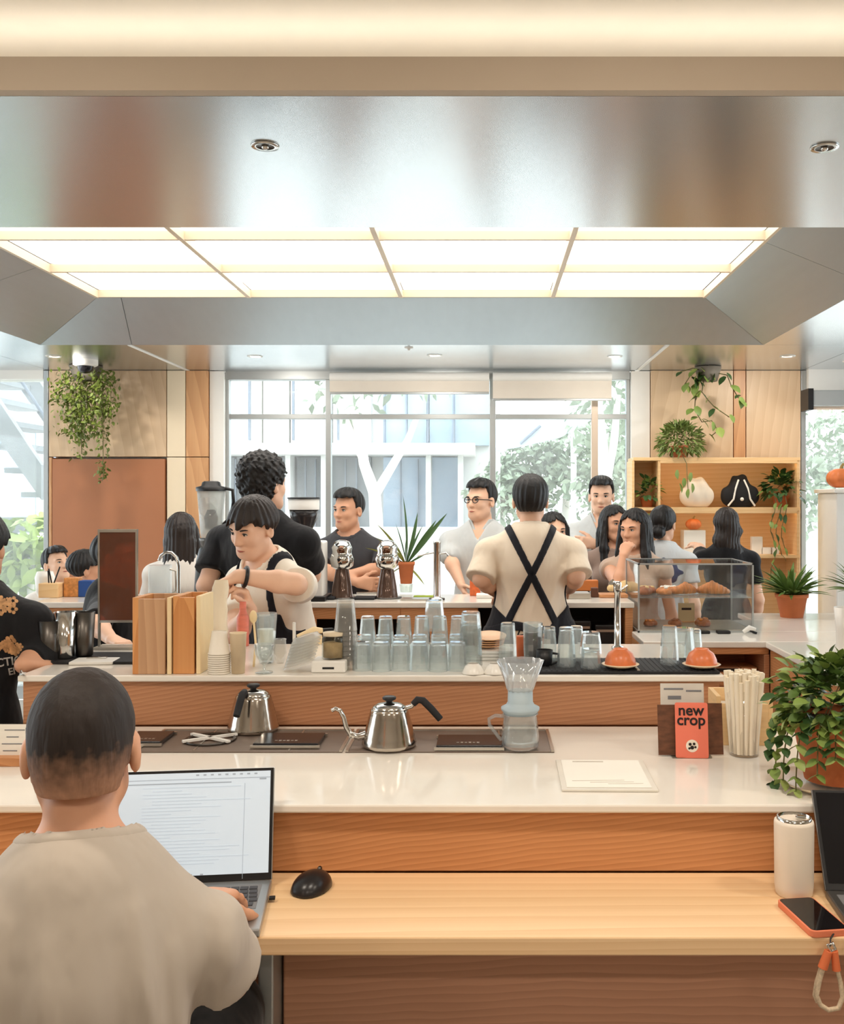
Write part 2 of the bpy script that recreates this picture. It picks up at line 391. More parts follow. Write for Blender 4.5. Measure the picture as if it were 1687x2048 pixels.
# left and right end windows
w2 = struct(empty('window_2', (0, YF+.12, 0)))
MB().span((XL, -.04, 0), (WX(86), .04, .1)).build('bottom_rail', alum, w2)
MB().span((XL, -.005, .1), (WX(86), .005, WZ(758))).build('pane', pane_glass, w2)
w3 = struct(empty('window_3', (0, YF+.12, 0)))
MB().span((WX(1612), -.04, 0), (XR, .04, .1)).build('bottom_rail', alum, w3)
MB().span((WX(1612), -.005, .1), (XR, .005, WZ(822))).build('pane', pane_glass, w3)
MB().span((WX(1790), -.04, .1), (WX(1800), .04, WZ(822))).build('mullion', alum, w3)
MB().span((WX(1613), -.03, .1), (WX(1617), .03, WZ(822))).build('mullion', dark_steel, w3)
t = empty('roller_shutter', (WX(1650)+.6, YF-.14, WZ(820)), label='grey roller shutter box above the right end window', cat='shutter')
MB().box((0, 0, .07), (1.6, .16, .12)).build('housing', alum, t, .01); MB().box((0, -.02, 0), (1.6, .05, .025)).build('bottom_bar', beige_al, t)
MB().box((-.79, -.01, .06), (.04, .18, .16)).build('bracket', black, t)

# ------------------------------------------------------------------ counters
def slab(name, a, b, m, par=None, bev=.004): return MB().span(a, b).build(name, m, par, bev)
# front laptop desk and the bar above it
desk = empty('wooden_desk', (0, 1.99, 0), label='long light oak laptop ledge fixed along the front of the white bar', cat='desk')
slab('desk_top', (-3.4, -.161, .716), (2.6, .158, .75), oak, desk, .003)
slab('front_panel', (WX(0)*0-.398, -.02, 0), (2.6, .0, .716), oak_u, desk)
slab('leg', (-.432, -.09, 0), (-.402, .04, .716), alum, desk); slab('leg', (-2.6, -.09, 0), (-2.57, .04, .716), alum, desk)
barr = empty('bar_counter', (0, 2.5, 0), label='front bar with glossy white stone top and orange oak upstand', cat='counter')
slab('worktop', (-3.4, -.369, .882), (2.7, .372, .9), white_stone, barr)
slab('upstand', (-3.4, -.349, .752), (2.7, -.33, .882), oak_r, barr, .001)
slab('carcass', (-3.4, -.33, 0), (2.7, .372, .882), oak_d, barr, .001)
c2 = empty('glassware_counter', (0, 3.19, 0), label='second counter crowded with glassware, white top over brown oak front', cat='counter')
slab('worktop', (-1.345, -.315, 1.027), (.69, .32, 1.045), white_stone, c2)
slab('front_panel', (-1.335, -.30, .9), (.676, -.28, 1.027), oak_d, c2, .001)
slab('carcass', (-1.335, -.28, 0), (.676, .30, 1.027), oak_d, c2, .001)
# back service counter with open shelves
c3 = empty('service_counter', (0, 5.2, 0), label='back service counter with white top, oak drawers and dark open shelves', cat='counter')
X5 = lambda px, d=4.98: (px-970)*d/F
slab('worktop', (X5(60), -.22, 1.012), (X5(1268), .22, 1.04), white_stone, c3)
slab('back_board', (X5(62), .16, 0), (X5(1266), .2, 1.012), oak_d, c3)
slab('shelf_board', (X5(62), -.2, .74), (X5(1266), .16, .765), oak_r, c3)
slab('base_board', (X5(62), -.2, 0), (X5(1266), .16, .1), oak_r, c3)
for a, b in ((62, 80), (800, 955), (1250, 1266)): slab('upright', (X5(a), -.21, .1), (X5(b), .16, 1.012), oak_r, c3)
slab('rail', (X5(80), -.21, .955), (X5(800), -.19, 1.012), oak_r, c3)
slab('drawer_front', (X5(430), -.215, .765), (X5(632), -.195, .955), oak_r, c3); slab('drawer_front', (X5(80), -.215, .765), (X5(300), -.195, .955), oak_r, c3)
blackin = mat('painted_shelf_shade', (34, 28, 26), .7)  # near-black sheet stands in for shade at the back of the open shelf
slab('shelf_shade_sheet', (X5(80), .1, .765), (X5(1250), .155, 1.012), blackin, c3)
# right hand L counter, lower
c4 = empty('pastry_counter', (1.3, 4.9, 0), label='low L shaped white counter carrying the pastry case at the right', cat='counter')
def s4(n, a, b, m, bev=.004): return slab(n, (a[0]-1.3, a[1]-4.9, a[2]), (b[0]-1.3, b[1]-4.9, b[2]), m, c4, bev)
s4('worktop', (.725, 4.585, .872), (2.4, 4.95, .9), white_stone); s4('worktop', (.75, 4.951, .872), (2.4, 5.42, .9), white_stone); s4('worktop', (1.285, 2.875, .872), (2.4, 4.583, .9), white_stone)
s4('worktop', (1.45, 5.422, .872), (2.4, 5.75, .9), white_stone)
s4('side_panel', (1.305, 2.88, 0), (1.33, 3.55, .872), oak_r); s4('side_panel', (1.305, 3.555, 0), (1.33, 4.585, .872), oak_r)
s4('knob', (1.292, 3.95, .74), (1.305, 3.97, .76), dark_steel)
s4('carcass', (1.33, 2.88, 0), (2.38, 4.6, .86), oak_d); s4('carcass', (1.33, 4.6, 0), (2.38, 5.7, .86), oak_d)
s4('shelf_top', (.725, 4.6, .84), (1.305, 4.95, .872), oak_r); s4('shelf', (.725, 4.6, .6), (1.28, 4.95, .625), oak_d)
s4('back_board', (.75, 5.36, 0), (1.33, 5.4, .87), oak_d); s4('back_board', (.725, 4.935, 0), (1.28, 4.955, .84), oak_d); s4('upright', (.725, 4.6, 0), (.745, 4.935, .84), oak_r)
s4('upright', (1.28, 4.59, 0), (1.305, 4.95, .84), oak_d)
# ------------------------------------------------------------------ people: bodies grown as one smooth surface
EXY = np.float32
def axis_pts(lo, hi, h, fine):
    out = [lo]; x = lo
    while x < hi:
        st = h
        for a, b, hh in fine:
            if a-.012 <= x <= b+.012: st = min(st, hh)
        x += st; out.append(x)
    return np.array(out, EXY)
class Field:
    def __init__(s, lo, hi, h, fine=()):
        s.ax = [axis_pts(lo[i], hi[i], h[i] if isinstance(h, (tuple, list)) else h, [(f[0][i], f[1][i], f[2]) for f in fine]) for i in range(3)]
        s.v = np.full([len(a) for a in s.ax], .2, EXY)
    def like(s):
        f = Field.__new__(Field); f.ax = s.ax; f.v = np.full(s.v.shape, .2, EXY); return f
    def sl(s, lo, hi, m=.09):
        return tuple(slice(max(0, int(np.searchsorted(s.ax[i], lo[i]-m))-1), int(np.searchsorted(s.ax[i], hi[i]+m))+1) for i in range(3))
    def grid(s, q): return s.ax[0][q[0]][:, None, None], s.ax[1][q[1]][None, :, None], s.ax[2][q[2]][None, None, :]
    def put(s, q, d, k, op):
        a = s.v[q]
        if op == 'u':
            if k > 0:
                h = np.maximum(k-np.abs(a-d), 0)/k; s.v[q] = np.minimum(a, d)-h*h*k*.25
            else: s.v[q] = np.minimum(a, d)
        else:
            h = np.maximum(k-np.abs(a+d), 0)/max(k, 1e-6); s.v[q] = np.maximum(a, -d)+h*h*k*.25
    def cap(s, a, b, r1, r2, k=.03, op='u', clip=None, flat=None):
        a = np.array(a, EXY); b = np.array(b, EXY); r = max(r1, r2)
        q = s.sl(np.minimum(a, b)-r, np.maximum(a, b)+r); X, Y, Z = s.grid(q)
        ab = b-a; L2 = float(ab@ab)+1e-9
        t0 = ((X-a[0])*ab[0]+(Y-a[1])*ab[1]+(Z-a[2])*ab[2])/L2; t = np.clip(t0, 0, 1)
        d = np.sqrt((X-a[0]-t*ab[0])**2+(Y-a[1]-t*ab[1])**2+(Z-a[2]-t*ab[2])**2)-(r1+(r2-r1)*t)
        if flat is not None: d = np.maximum(d, (t0-flat)*math.sqrt(L2))
        s.put(q, d, k, op); return s
    def ell(s, c, r, R=None, k=.03, op='u', low=None):
        c = np.array(c, EXY); m = max(r); q = s.sl(c-m, c+m); X, Y, Z = s.grid(q)
        X = X-c[0]; Y = Y-c[1]; Z = Z-c[2]
        if R is not None:
            R = np.array(R, EXY); X, Y, Z = (R[0, 0]*X+R[1, 0]*Y+R[2, 0]*Z, R[0, 1]*X+R[1, 1]*Y+R[2, 1]*Z, R[0, 2]*X+R[1, 2]*Y+R[2, 2]*Z)
        k0 = np.sqrt((X/r[0])**2+(Y/r[1])**2+(Z/r[2])**2); k1 = np.sqrt((X/r[0]**2)**2+(Y/r[1]**2)**2+(Z/r[2]**2)**2)
        s.put(q, k0*(k0-1)/(k1+1e-6), k, op); return s
    def full(s): return s.grid((slice(None),)*3)
    def mesh(s, off=(0, 0, 0)):
        v = s.v; sg = v < 0
        n = [d-1 for d in v.shape]
        cnt = np.zeros(n, np.int8); cs = [(i, j, k) for i in (0, 1) for j in (0, 1) for k in (0, 1)]
        for i, j, k in cs: cnt += sg[i:i+n[0], j:j+n[1], k:k+n[2]]
        I, J, K = np.nonzero((cnt > 0) & (cnt < 8)); m = len(I)
        acc = np.zeros((m, 3)); num = np.zeros(m)
        vals = {c: v[I+c[0], J+c[1], K+c[2]] for c in cs}
        A = s.ax; pos = {0: (A[0][I], A[0][I+1]), 1: (A[1][J], A[1][J+1]), 2: (A[2][K], A[2][K+1])}
        for c in cs:
            for d in range(3):
                if c[d]: continue
                e = list(c); e[d] = 1; va = vals[c]; vb = vals[tuple(e)]; x = (va < 0) != (vb < 0)
                t = np.where(x, va/np.where(x, va-vb, 1), 0)
                for dd in range(3):
                    p = pos[dd][0]+t*(pos[dd][1]-pos[dd][0]) if dd == d else pos[dd][c[dd]]
                    acc[:, dd] += np.where(x, p, 0)
                num += x
        vs = acc/num[:, None]-np.array(off)
        idx = np.full(n, -1, np.int32); idx[I, J, K] = np.arange(m)
        quads = []
        for d in range(3):
            o1, o2 = (d+1) % 3, (d+2) % 3
            a = [slice(1, -1)]*3; a[d] = slice(0, -1); b = list(a); b[d] = slice(1, None)
            sa = sg[tuple(a)]; sb = sg[tuple(b)]; P_ = np.argwhere(sa != sb)
            if not len(P_): continue
            fl = sa[tuple(P_.T)]; add = np.array([1, 1, 1]); add[d] = 0; P_ = P_+add
            def at(u, w_):
                q = P_.copy(); q[:, o1] += u; q[:, o2] += w_; return idx[q[:, 0], q[:, 1], q[:, 2]]
            Q = np.stack([at(-1, -1), at(0, -1), at(0, 0), at(-1, 0)], 1)
            quads.append(np.where(fl[:, None], Q, Q[:, ::-1]))
        Q = np.concatenate(quads); Q = Q[(Q >= 0).all(1)]
        return vs, Q
    def build(s, name, m, parent, off=(0, 0, 0), smooth=1):
        vs, Q = s.mesh(off)
        if not len(Q): return None
        for _ in range(smooth):
            sm = vs*1.0; c = np.ones(len(vs))
            for i in range(4):
                np.add.at(sm, Q[:, i], vs[Q[:, (i+1) % 4]]); np.add.at(c, Q[:, i], 1)
            vs = sm/c[:, None]
        me = bpy.data.meshes.new(name); nv, nf = len(vs), len(Q)
        me.vertices.add(nv); me.vertices.foreach_set('co', vs.astype(np.float32).ravel())
        me.loops.add(nf*4); me.loops.foreach_set('vertex_index', Q.astype(np.int32).ravel())
        me.polygons.add(nf); me.polygons.foreach_set('loop_start', np.arange(0, nf*4, 4, dtype=np.int32))
        me.polygons.foreach_set('use_smooth', np.ones(nf, bool)); me.update(calc_edges=True)
        me.materials.append(m); o = bpy.data.objects.new(name, me); COL.objects.link(o)
        if parent: o.parent = parent
        return o

skin = mat('skin', (236, 190, 160), .5, var=.04, scale=14, bump=.03, bscale=160)
skin_d = mat('tan_skin', (216, 162, 130), .5, var=.05, scale=14, bump=.03, bscale=160)
lipm = mat('lip', (176, 98, 84), .45, var=.04); eyew = mat('eye_white', (226, 218, 208), .2, var=.02)
iris = mat('dark_iris', (26, 18, 14), .15, var=.05)
hair_m = mat('black_hair', (17, 14, 14), .5, var=.3, scale=20, bump=.5, bscale=55, stretch=(1, 1, .22))
hair_b = mat('brown_black_hair', (36, 26, 21), .48, var=.4, scale=16, bump=.5, bscale=50, stretch=(1, 1, .2))
def cloth(name, c, var=.04): return mat(name, c, .85, var=var, scale=5, bump=.55, bscale=9, bdist=.03, stretch=(1, 1, .38), sheen=.15, spec=.25)
tee_beige = cloth('beige_tee', (188, 177, 164)); tee_cream = cloth('cream_tee', (240, 230, 214)); tee_sand = cloth('sand_tee', (234, 218, 196)); tee_black = cloth('black_tee', (24, 24, 27), .12)
tee_grey = cloth('charcoal_tee', (62, 62, 66)); shirt_white = cloth('white_shirt', (204, 208, 208)); apron_m = cloth('navy_black_apron', (28, 29, 36))
top_white = cloth('white_top', (226, 220, 212)); jeans = cloth('dark_trousers', (34, 34, 40)); chino = cloth('beige_trousers', (206, 188, 162)); shoe_m = mat('shoe_leather', (40, 36, 34), .5)

def frame(yaw, pitch=0., roll=0.):
    y, p, r = math.radians(yaw), math.radians(pitch), math.radians(roll)
    Fv = Vector((math.sin(y), -math.cos(y), 0)); Rt = Vector((-math.cos(y), -math.sin(y), 0)); U = Vector((0, 0, 1))
    Fv, U = Fv*math.cos(p)-U*math.sin(p), U*math.cos(p)+Fv*math.sin(p)
    U, Rt = U*math.cos(r)+Rt*math.sin(r), Rt*math.cos(r)-U*math.sin(r)
    return np.array([list(Rt), list(Fv), list(U)]).T            # columns: right, forward, up

def hair_field(c, R, style, s):
    """hair as its own surface in head space; x right, y forward, z up"""
    long_ = {'long': .46, 'wavy': .5, 'bun': .2, 'longp': .42}.get(style, .0)
    e = .17 if not long_ else .2
    f = Field((-e, -e-.03, -.17-long_), (e, e, .19), .0055 if not long_ else .0068)
    X, Y, Z = f.full()
    def el(cx, cy, cz, a, b, d):
        return (np.sqrt(((X-cx)/a)**2+((Y-cy)/b)**2+((Z-cz)/d)**2)-1)*min(a, b, d)
    def un(a, b, k=.02):
        h = np.maximum(k-np.abs(a-b), 0)/k; return np.minimum(a, b)-h*h*k*.25
    def cp(a, b, r1, r2):
        a = np.array(a, EXY); b = np.array(b, EXY); ab = b-a
        t = np.clip(((X-a[0])*ab[0]+(Y-a[1])*ab[1]+(Z-a[2])*ab[2])/float(ab@ab), 0, 1)
        return np.sqrt((X-a[0]-t*ab[0])**2+(Y-a[1]-t*ab[1])**2+(Z-a[2]-t*ab[2])**2)-(r1+(r2-r1)*t)
    ang = np.arctan2(X, Y+.02)
    if style == 'buzz':
        d = el(0, -.012, .032, .0795, .1, .0945); d = un(d, el(0, -.035, -.02, .07, .072, .08))
        d = np.maximum(d, -np.maximum(.05-Y, Z-.085)); d = np.maximum(d, -.062-Z)
        d = np.maximum(d, -np.maximum(np.maximum(.062-np.abs(X), -.008-Y), Z+.0))
        d = np.maximum(d, -np.maximum(np.maximum(.060-np.abs(X), -.05-Y), Z+.028))
        d = d+.0012*np.sin(ang*40)*np.sin(Z*120)
    elif style == 'round':
        d = el(0, -.014, .036, .088, .108, .095); d = un(d, el(0, -.035, -.01, .068, .074, .066), .03)
        d = np.maximum(d, -np.maximum(.05-Y, Z-.05)); d = np.maximum(d, -.056-Z)
        d = np.maximum(d, -np.maximum(np.maximum(.055-np.abs(X), -.035-Y), Z+.005))
        d = d+.0025*np.sin(ang*20+Z*16)
    elif style in ('short', 'crop'):
        d = el(0, -.012, .036, .084, .106, .094); d = un(d, el(0, .018, .088, .07, .082, .05), .03)
        d = np.maximum(d, -np.maximum(.03-Y, Z-.078)); d = np.maximum(d, -.07-Z)
        d = np.maximum(d, -np.maximum(np.maximum(.05-np.abs(X), -.015-Y), Z-.012))
        d = np.maximum(d, -np.maximum(np.maximum(.05-np.abs(X), .02-Y), Z-.05))
        d = d+.003*np.sin(ang*14+Z*20)
    elif style == 'bowl':
        d = el(0, -.01, .036, .088, .108, .095); d = un(d, el(0, .0, .02, .086, .102, .05), .03)
        zf = .044+.012*np.sin(X*70)+.008*np.sin(X*160+1)
        d = np.maximum(d, -np.maximum(.052-Y, Z-zf)); d = np.maximum(d, -.062+.0*Z-Z)
        d = np.maximum(d, -np.maximum(np.maximum(.05-np.abs(X), -.012-Y), Z-.002))
        d = np.maximum(d, -np.maximum(np.maximum(.05-np.abs(X), .01-Y), Z-.025))
        d = d+.0028*np.sin(ang*22+Z*14)
    elif style == 'curly':
        d = el(0, -.018, .05, .1, .118, .1); d = un(d, el(0, -.04, -.01, .082, .084, .09), .03)
        d = np.maximum(d, -np.maximum(.05-Y, Z-.05)); d = np.maximum(d, -.085-Z)
        d = np.maximum(d, -np.maximum(np.maximum(.055-np.abs(X), -.0-Y), Z-.0))
        d = d+.011*np.sin(X*150+1.3*np.sin(Z*90))*np.sin(Y*140+Z*40)*np.sin(Z*150+X*60)+.004*np.sin(X*300)*np.sin(Z*280+1)*np.sin(Y*260)
    else:
        d = el(0, -.014, .036, .089, .11, .096)
        face = np.maximum(.035-Y, Z-(.082-np.abs(X)*.5))
        d = np.maximum(d, -face)
        if style == 'bun':
            d = np.maximum(d, -.075-Z); d = np.maximum(d, -np.maximum(np.maximum(.05-np.abs(X), -.01-Y), Z-.01))
            d = un(d, el(.0, -.1, -.055, .05, .045, .045), .015); d = d+.002*np.sin(ang*24)
        else:
            Lh = long_-.08; wv = .012*np.sin(Z*42) if style == 'wavy' else .004*np.sin(Z*18)
            zz = Z; X0 = X
            X = X0+wv
            back = cp((0, -.045, 0), (0, -.085, -.15-Lh*.55), .085, .05); back = un(back, cp((.05, -.05, -.05), (.055, -.095, -.1-Lh*.6), .05, .035)); back = un(back, cp((-.05, -.05, -.05), (-.055, -.095, -.1-Lh*.6), .05, .035))
            d = un(d, back, .03)
            if style in ('long', 'longp'):
                for q in (-1, 1):
                    d = un(d, cp((q*.078, .012, .02), (q*.092, .03, -.16), .024, .03), .02); d = un(d, cp((q*.092, .03, -.16), (q*.098, .05, -.13-Lh*.62), .03, .02), .02)
            X = X0
            d = np.maximum(d, -np.maximum(np.maximum(np.abs(X)-.058, .02-Y), Z-.06))
            d = d+.0035*np.sin(ang*26+Z*6)+.0015*np.sin(ang*55-Z*9)
    f.v = d.astype(EXY)
    return f

def hand(f, wr, dirv, nrm, side, curl=.5, sc=1., spread=1.):
    """palm, four unequal bent fingers and a thumb; nrm = the way the palm faces, side = +1 puts the thumb on dirv x nrm"""
    w = Vector(wr); d = Vector(dirv).normalized(); n = Vector(nrm); n = (n-d*n.dot(d)).normalized(); t = d.cross(n)*side
    kn = []
    for i, off in enumerate((-.031, -.011, .010, .030)):
        base = w+d*(.082 if i in (1, 2) else .076)*sc+t*off*sc; kn.append(base)
        f.cap(w+t*off*.55*sc+d*.01, base, .0135*sc, .0115*sc, .018)
        L_ = (.066, .078, .083, .072)[i]*sc; fd = (d+t*off*2.2*spread).normalized(); p = base; a = .15
        for j, (q, rr) in enumerate(((.45, .0092), (.32, .0082), (.23, .0072))):
            a += curl*(.75 if j == 0 else .85)
            p2 = p+(fd*math.cos(a)+n*math.sin(a))*L_*q; f.cap(p, p2, rr*sc*1.05, rr*sc*.95, .006); p = p2
    p = w+d*.02*sc+t*.02*sc
    for (q, a, rr) in ((.045, .75, .013), (.034, .45, .0105), (.026, .25, .009)):
        p2 = p+(d*math.cos(a)+t*math.sin(a)+n*.35*(1+curl)).normalized()*q*sc; f.cap(p, p2, rr*sc, rr*sc*.92, .008); p = p2

PEOPLE = {}
FOLDS = [(.14, .36, .07, .14, .008, .013), (-.14, .34, -.08, .12, .008, .013), (.07, .2, .11, -.06, .007, .014), (-.05, .17, -.11, -.08, .007, .014), (.16, .3, .11, .0, -.008, .012), (-.16, .3, -.11, .02, -.008, .012), (.0, .12, .04, -.1, .006, .014), (.03, .28, -.02, .1, .005, .016), (-.17, .42, -.15, .28, -.01, .011), (.17, .42, .15, .28, -.01, .011)]
def person(key, label, head, yaw, H=None, hyaw=None, pitch=0., roll=0., lean=0., hair='short', hmat=None, sk=None, sit=False,
           arms=None, top=None, sleeve=.55, hem=.0, legs=None, apron=None, collar=False, fold=.004, fem=False, glasses=False, hc=.05, hands=True, wide=1., group=None, loose=1.,
           smile=False, drop=0., folds=None, hscale=1., knees=None, patch=None, detail=.0088):
    hcen = P(*head); sk = sk or skin; hmat = hmat or hair_m
    if H is None: H = hcen.z/.919
    s = H/1.7; hs = min(1.04, max(.93, s))*.97*hscale
    Rb = frame(yaw); Rt, Fw, Up = [Vector(Rb[:, i]) for i in range(3)]
    Rl = frame(yaw, lean); Ut = Vector(Rl[:, 2]); Ft = Vector(Rl[:, 1])
    Rh = frame(yaw if hyaw is None else hyaw, pitch, roll); Uh = Vector(Rh[:, 2]); Fh = Vector(Rh[:, 1])
    nb = hcen-Uh*.105*hs-Ut*.066*s-Ft*.015*s
    pel = nb-Ut*.505*s
    root = empty('person', (pel.x, pel.y, 0), 0, label, 'person', group)
    off = root.location
    sw = (.165 if fem else .185)*s*wide; sh = {q: nb-Ut*(.085+drop)*s+Rt*q*sw*(1-drop*2) for q in (-1, 1)}
    arms = arms or {}; el = {}; wr = {}; hd = {}
    for q in (-1, 1):
        a = arms.get(q, {})
        el[q] = P(*a['e']) if 'e' in a else sh[q]+Rt*q*.05*s+Vector((0, 0, -.275*s))-Fw*.03
        wr[q] = P(*a['w']) if 'w' in a else el[q]+Fw*.1*s+Rt*q*-.01+Vector((0, 0, -.215*s))
        hd[q] = a
    # knees and feet
    hp = {q: pel+Rt*q*.085*s-Vector((0, 0, .02)) for q in (-1, 1)}; kn = {}; ft = {}
    for q in (-1, 1):
        if sit: kn[q] = hp[q]+Fw*.42*s+Rt*q*.05+Vector((0, 0, .0)); ft[q] = Vector((kn[q].x, kn[q].y, .075))-Fw*.05
        else: kn[q] = Vector((hp[q].x, hp[q].y, pel.z*.54))+Fw*.02+Rt*q*.01; ft[q] = Vector((hp[q].x, hp[q].y, .075))+Rt*q*.015
        if knees and q in knees: kn[q] = P(*knees[q]); ft[q] = Vector((kn[q].x, kn[q].y-.05, .075))
    pts = [hcen+Vector((0, 0, .15)), hcen-Vector((0, 0, .1))]+[x for dct in (sh, el, wr, hp, kn, ft) for x in dct.values()]
    lo = [min(p[i] for p in pts)-.2 for i in range(3)]; hi = [max(p[i] for p in pts)+.2 for i in range(3)]; lo[2] = -.01
    fb = [(np.array(hcen)-.125, np.array(hcen)+.135, .0048)]
    for q in (-1, 1):
        if hands and 'e' in hd[q]:
            c = np.array(wr[q])+np.array(hd[q].get('v', Vector(wr[q])-el[q]).normalized())*.08 if False else np.array(wr[q])
            fb.append((c-.13, c+.13, .0056))
    # coarse below the waist
    f = Field(lo, hi, (.011, .011, .011), fb)
    zz = axis_pts(lo[2], pel.z-.2, .024, []); z2 = axis_pts(float(zz[-1])+.011, hi[2], detail, [(b[0][2], b[1][2], b[2]) for b in fb])
    f.ax[2] = np.concatenate([zz, z2]).astype(EXY); f.ax[0] = axis_pts(lo[0], hi[0], detail+.002, [(b[0][0], b[1][0], b[2]) for b in fb]); f.ax[1] = axis_pts(lo[1], hi[1], detail+.002, [(b[0][1], b[1][1], b[2]) for b in fb])
    f.v = np.full([len(a) for a in f.ax], .2, EXY); shirt = f.like(); tr = f.like()
    W = 1.0 if not fem else .88
    def torso(g, d, k):
        g.ell(pel+Ut*.36*s, ((.158*W+d)*s*wide, (.108+d)*s, (.2+d)*s), Rl, k); g.ell(pel+Ut*.17*s, ((.14*W+d)*s*wide, (.1+d)*s, (.18+d)*s), Rl, k)
        g.ell(pel+Ut*.02*s, ((.155+d)*s, (.115+d)*s, (.13+d)*s), Rl, k)
        g.cap(sh[-1], sh[1], (.047+d)*s, (.047+d)*s, k); g.cap(nb-Ut*.03*s-Ft*.02, nb-Ut*.14*s-Ft*.03, (.085+d)*s, (.09+d)*s, k)
        for q in (-1, 1): g.cap(nb-Ut*.005*s, sh[q], (.045+d)*s, (.047+d)*s, k)
        if fem:
            for q in (-1, 1): g.ell(pel+Ut*.32*s+Rt*q*.07*s+Ft*.085*s, ((.06+d)*s,)*3, Rl, k)
    torso(f, 0, .035)
    ah = hcen-Uh*.04*hs-Fh*.02*hs
    f.cap(nb-Ut*.02*s-Ft*.005, ah-Uh*.05*hs, (.055 if not fem else .047)*s, (.049 if not fem else .042)*s, .025)
    for q in (-1, 1):
        f.cap(sh[q], el[q], .05*s*W, .038*s*W, .03); f.cap(el[q], el[q].lerp(wr[q], .3), .038*s*W, .04*s*W, .02); f.cap(el[q].lerp(wr[q], .3), wr[q], .04*s*W, .026*s*W, .02)
        f.cap(hp[q], kn[q], .085*s, .055*s, .03); f.cap(kn[q], ft[q], .055*s, .04*s, .03); f.cap(ft[q]-Vector((0, 0, .03)), ft[q]+Fw*.14*s-Vector((0, 0, .045)), .035*s, .028*s, .03)
        if hands:
            a = hd[q]; dv = Vector(a['v']) if 'v' in a else (wr[q]-el[q]); nv = Vector(a['n']) if 'n' in a else -Rt*q
            hand(f, wr[q], dv, nv, a.get('t', 1), a.get('c', .35), s*W)
    # head
    def hp_(x, y, z): return hcen+(Vector(Rh[:, 0])*x+Fh*y+Uh*z)*hs
    def he(x, y, z, a, b, c, k=.02, op='u'): f.ell(hp_(x, y, z), (a*hs, b*hs, c*hs), Rh, k*hs, op)
    def hcap(a, b, r1, r2, k=.012, op='u'): f.cap(hp_(*a), hp_(*b), r1*hs, r2*hs, k*hs, op)
    he(0, -.012, .03, .077, .097, .09); he(0, .03, -.03, .062 if not fem else .058, .064, .084, .03); he(0, .058, -.093, .032 if not fem else .025, .03, .026, .03)
    for q in (-1, 1):
        hcap((q*.044, .005, -.062), (q*.024, .06, -.09), .02, .019, .03); he(q*.036, .064, -.026, .02, .02, .02, .025)
        he(q*.03, .101, .004, .019, .016, .012, .014, 's'); hcap((q*.012, .088, .02), (q*.046, .074, .022), .009, .009, .016)
        he(q*.08, -.008, -.012, .01, .02, .033, .008); he(q*.086, .002, -.01, .006, .009, .018, .006, 's')
    hcap((0, .088, .012), (0, .106, -.03), .009, .0125, .014); he(0, .098, -.034, .019, .012, .009, .01)
    he(0, .088, -.062, .026, .012, .006, .008); he(0, .086, -.073, .021, .012, .007, .008); he(0, .1, -.0675, .03, .006, .0016, .004, 's')
    body = f.build('body', sk, root, off)
    # face details
    if abs(((yaw if hyaw is None else hyaw)+180) % 360-180) < 115:
        Rm = Matrix(Rh.tolist()); o_ = Vector(off)
        for q in (-1, 1):
            m = MB(); m.ball(hp_(q*.030, .0795, .002)-o_, [.0118*hs, .0116*hs, .0085*hs], 12, Rm); m.build('eye', eyew, root)
            m = MB(); m.ball(hp_(q*.030, .0862, .0025)-o_, [.0062*hs]*3, 10, Rm); m.build('iris', iris, root)
            m = MB(); m.tube([hp_(q*(.030+dx), .0905-abs(dx)*.35, .0075-dx*dx*22)-o_ for dx in (-.015, -.008, 0, .008, .015)], [.0012*hs, .0022*hs, .0026*hs, .0022*hs, .0012*hs], 6); m.build('eyelid', hair_m, root)
            m = MB(); m.tube([hp_(q*(.031+dx), .0965-abs(dx+.008)*.42, .0235+dx*.12-dx*dx*8)-o_ for dx in (-.018, -.009, 0, .01, .02)], [.0016*hs, .0032*hs, .0034*hs, .0028*hs, .001*hs], 6); m.build('eyebrow', hmat, root)
        up = .006 if smile else 0
        m = MB(); m.tube([hp_(x, .0985-abs(x)*.35, -.0675+up*abs(x)/.02)-o_ for x in (-.021, -.011, 0, .011, .021)], [.001*hs, .0038*hs, .0044*hs, .0038*hs, .001*hs], 8); m.build('lips', lipm, root)
        if glasses:
            gb = empty('glasses'); gb.parent = root
            for q in (-1, 1):
                m = MB(); m.tube([hp_(q*.031+.022*math.cos(a), .101-abs(.022*math.cos(a)+.0)*.1, .002+.017*math.sin(a))-o_ for a in np.linspace(0, 2*math.pi, 17)[:-1]], .0027*hs, 6, True)
                m.tube([hp_(q*.053, .099, .006)-o_, hp_(q*.079, .03, .004)-o_, hp_(q*.082, -.005, -.002)-o_], .0026*hs, 6); m.build('rim', black, gb)
            m = MB(); m.tube([hp_(-.01, .103, .004)-o_, hp_(0, .105, .006)-o_, hp_(.01, .103, .004)-o_], .0016*hs, 6); m.build('bridge', black, gb)
    # hair
    if hair:
        hf = hair_field(hcen, Rh, hair, hs); vs, Q = hf.mesh()
        hf_o = hf.build('hair', hmat, root)
        co = np.empty(len(hf_o.data.vertices)*3, np.float32); hf_o.data.vertices.foreach_get('co', co); co = co.reshape(-1, 3)*hs
        co = co@Rh.T+np.array(hcen-Vector(off)); hf_o.data.vertices.foreach_set('co', co.astype(np.float32).ravel()); hf_o.data.update()
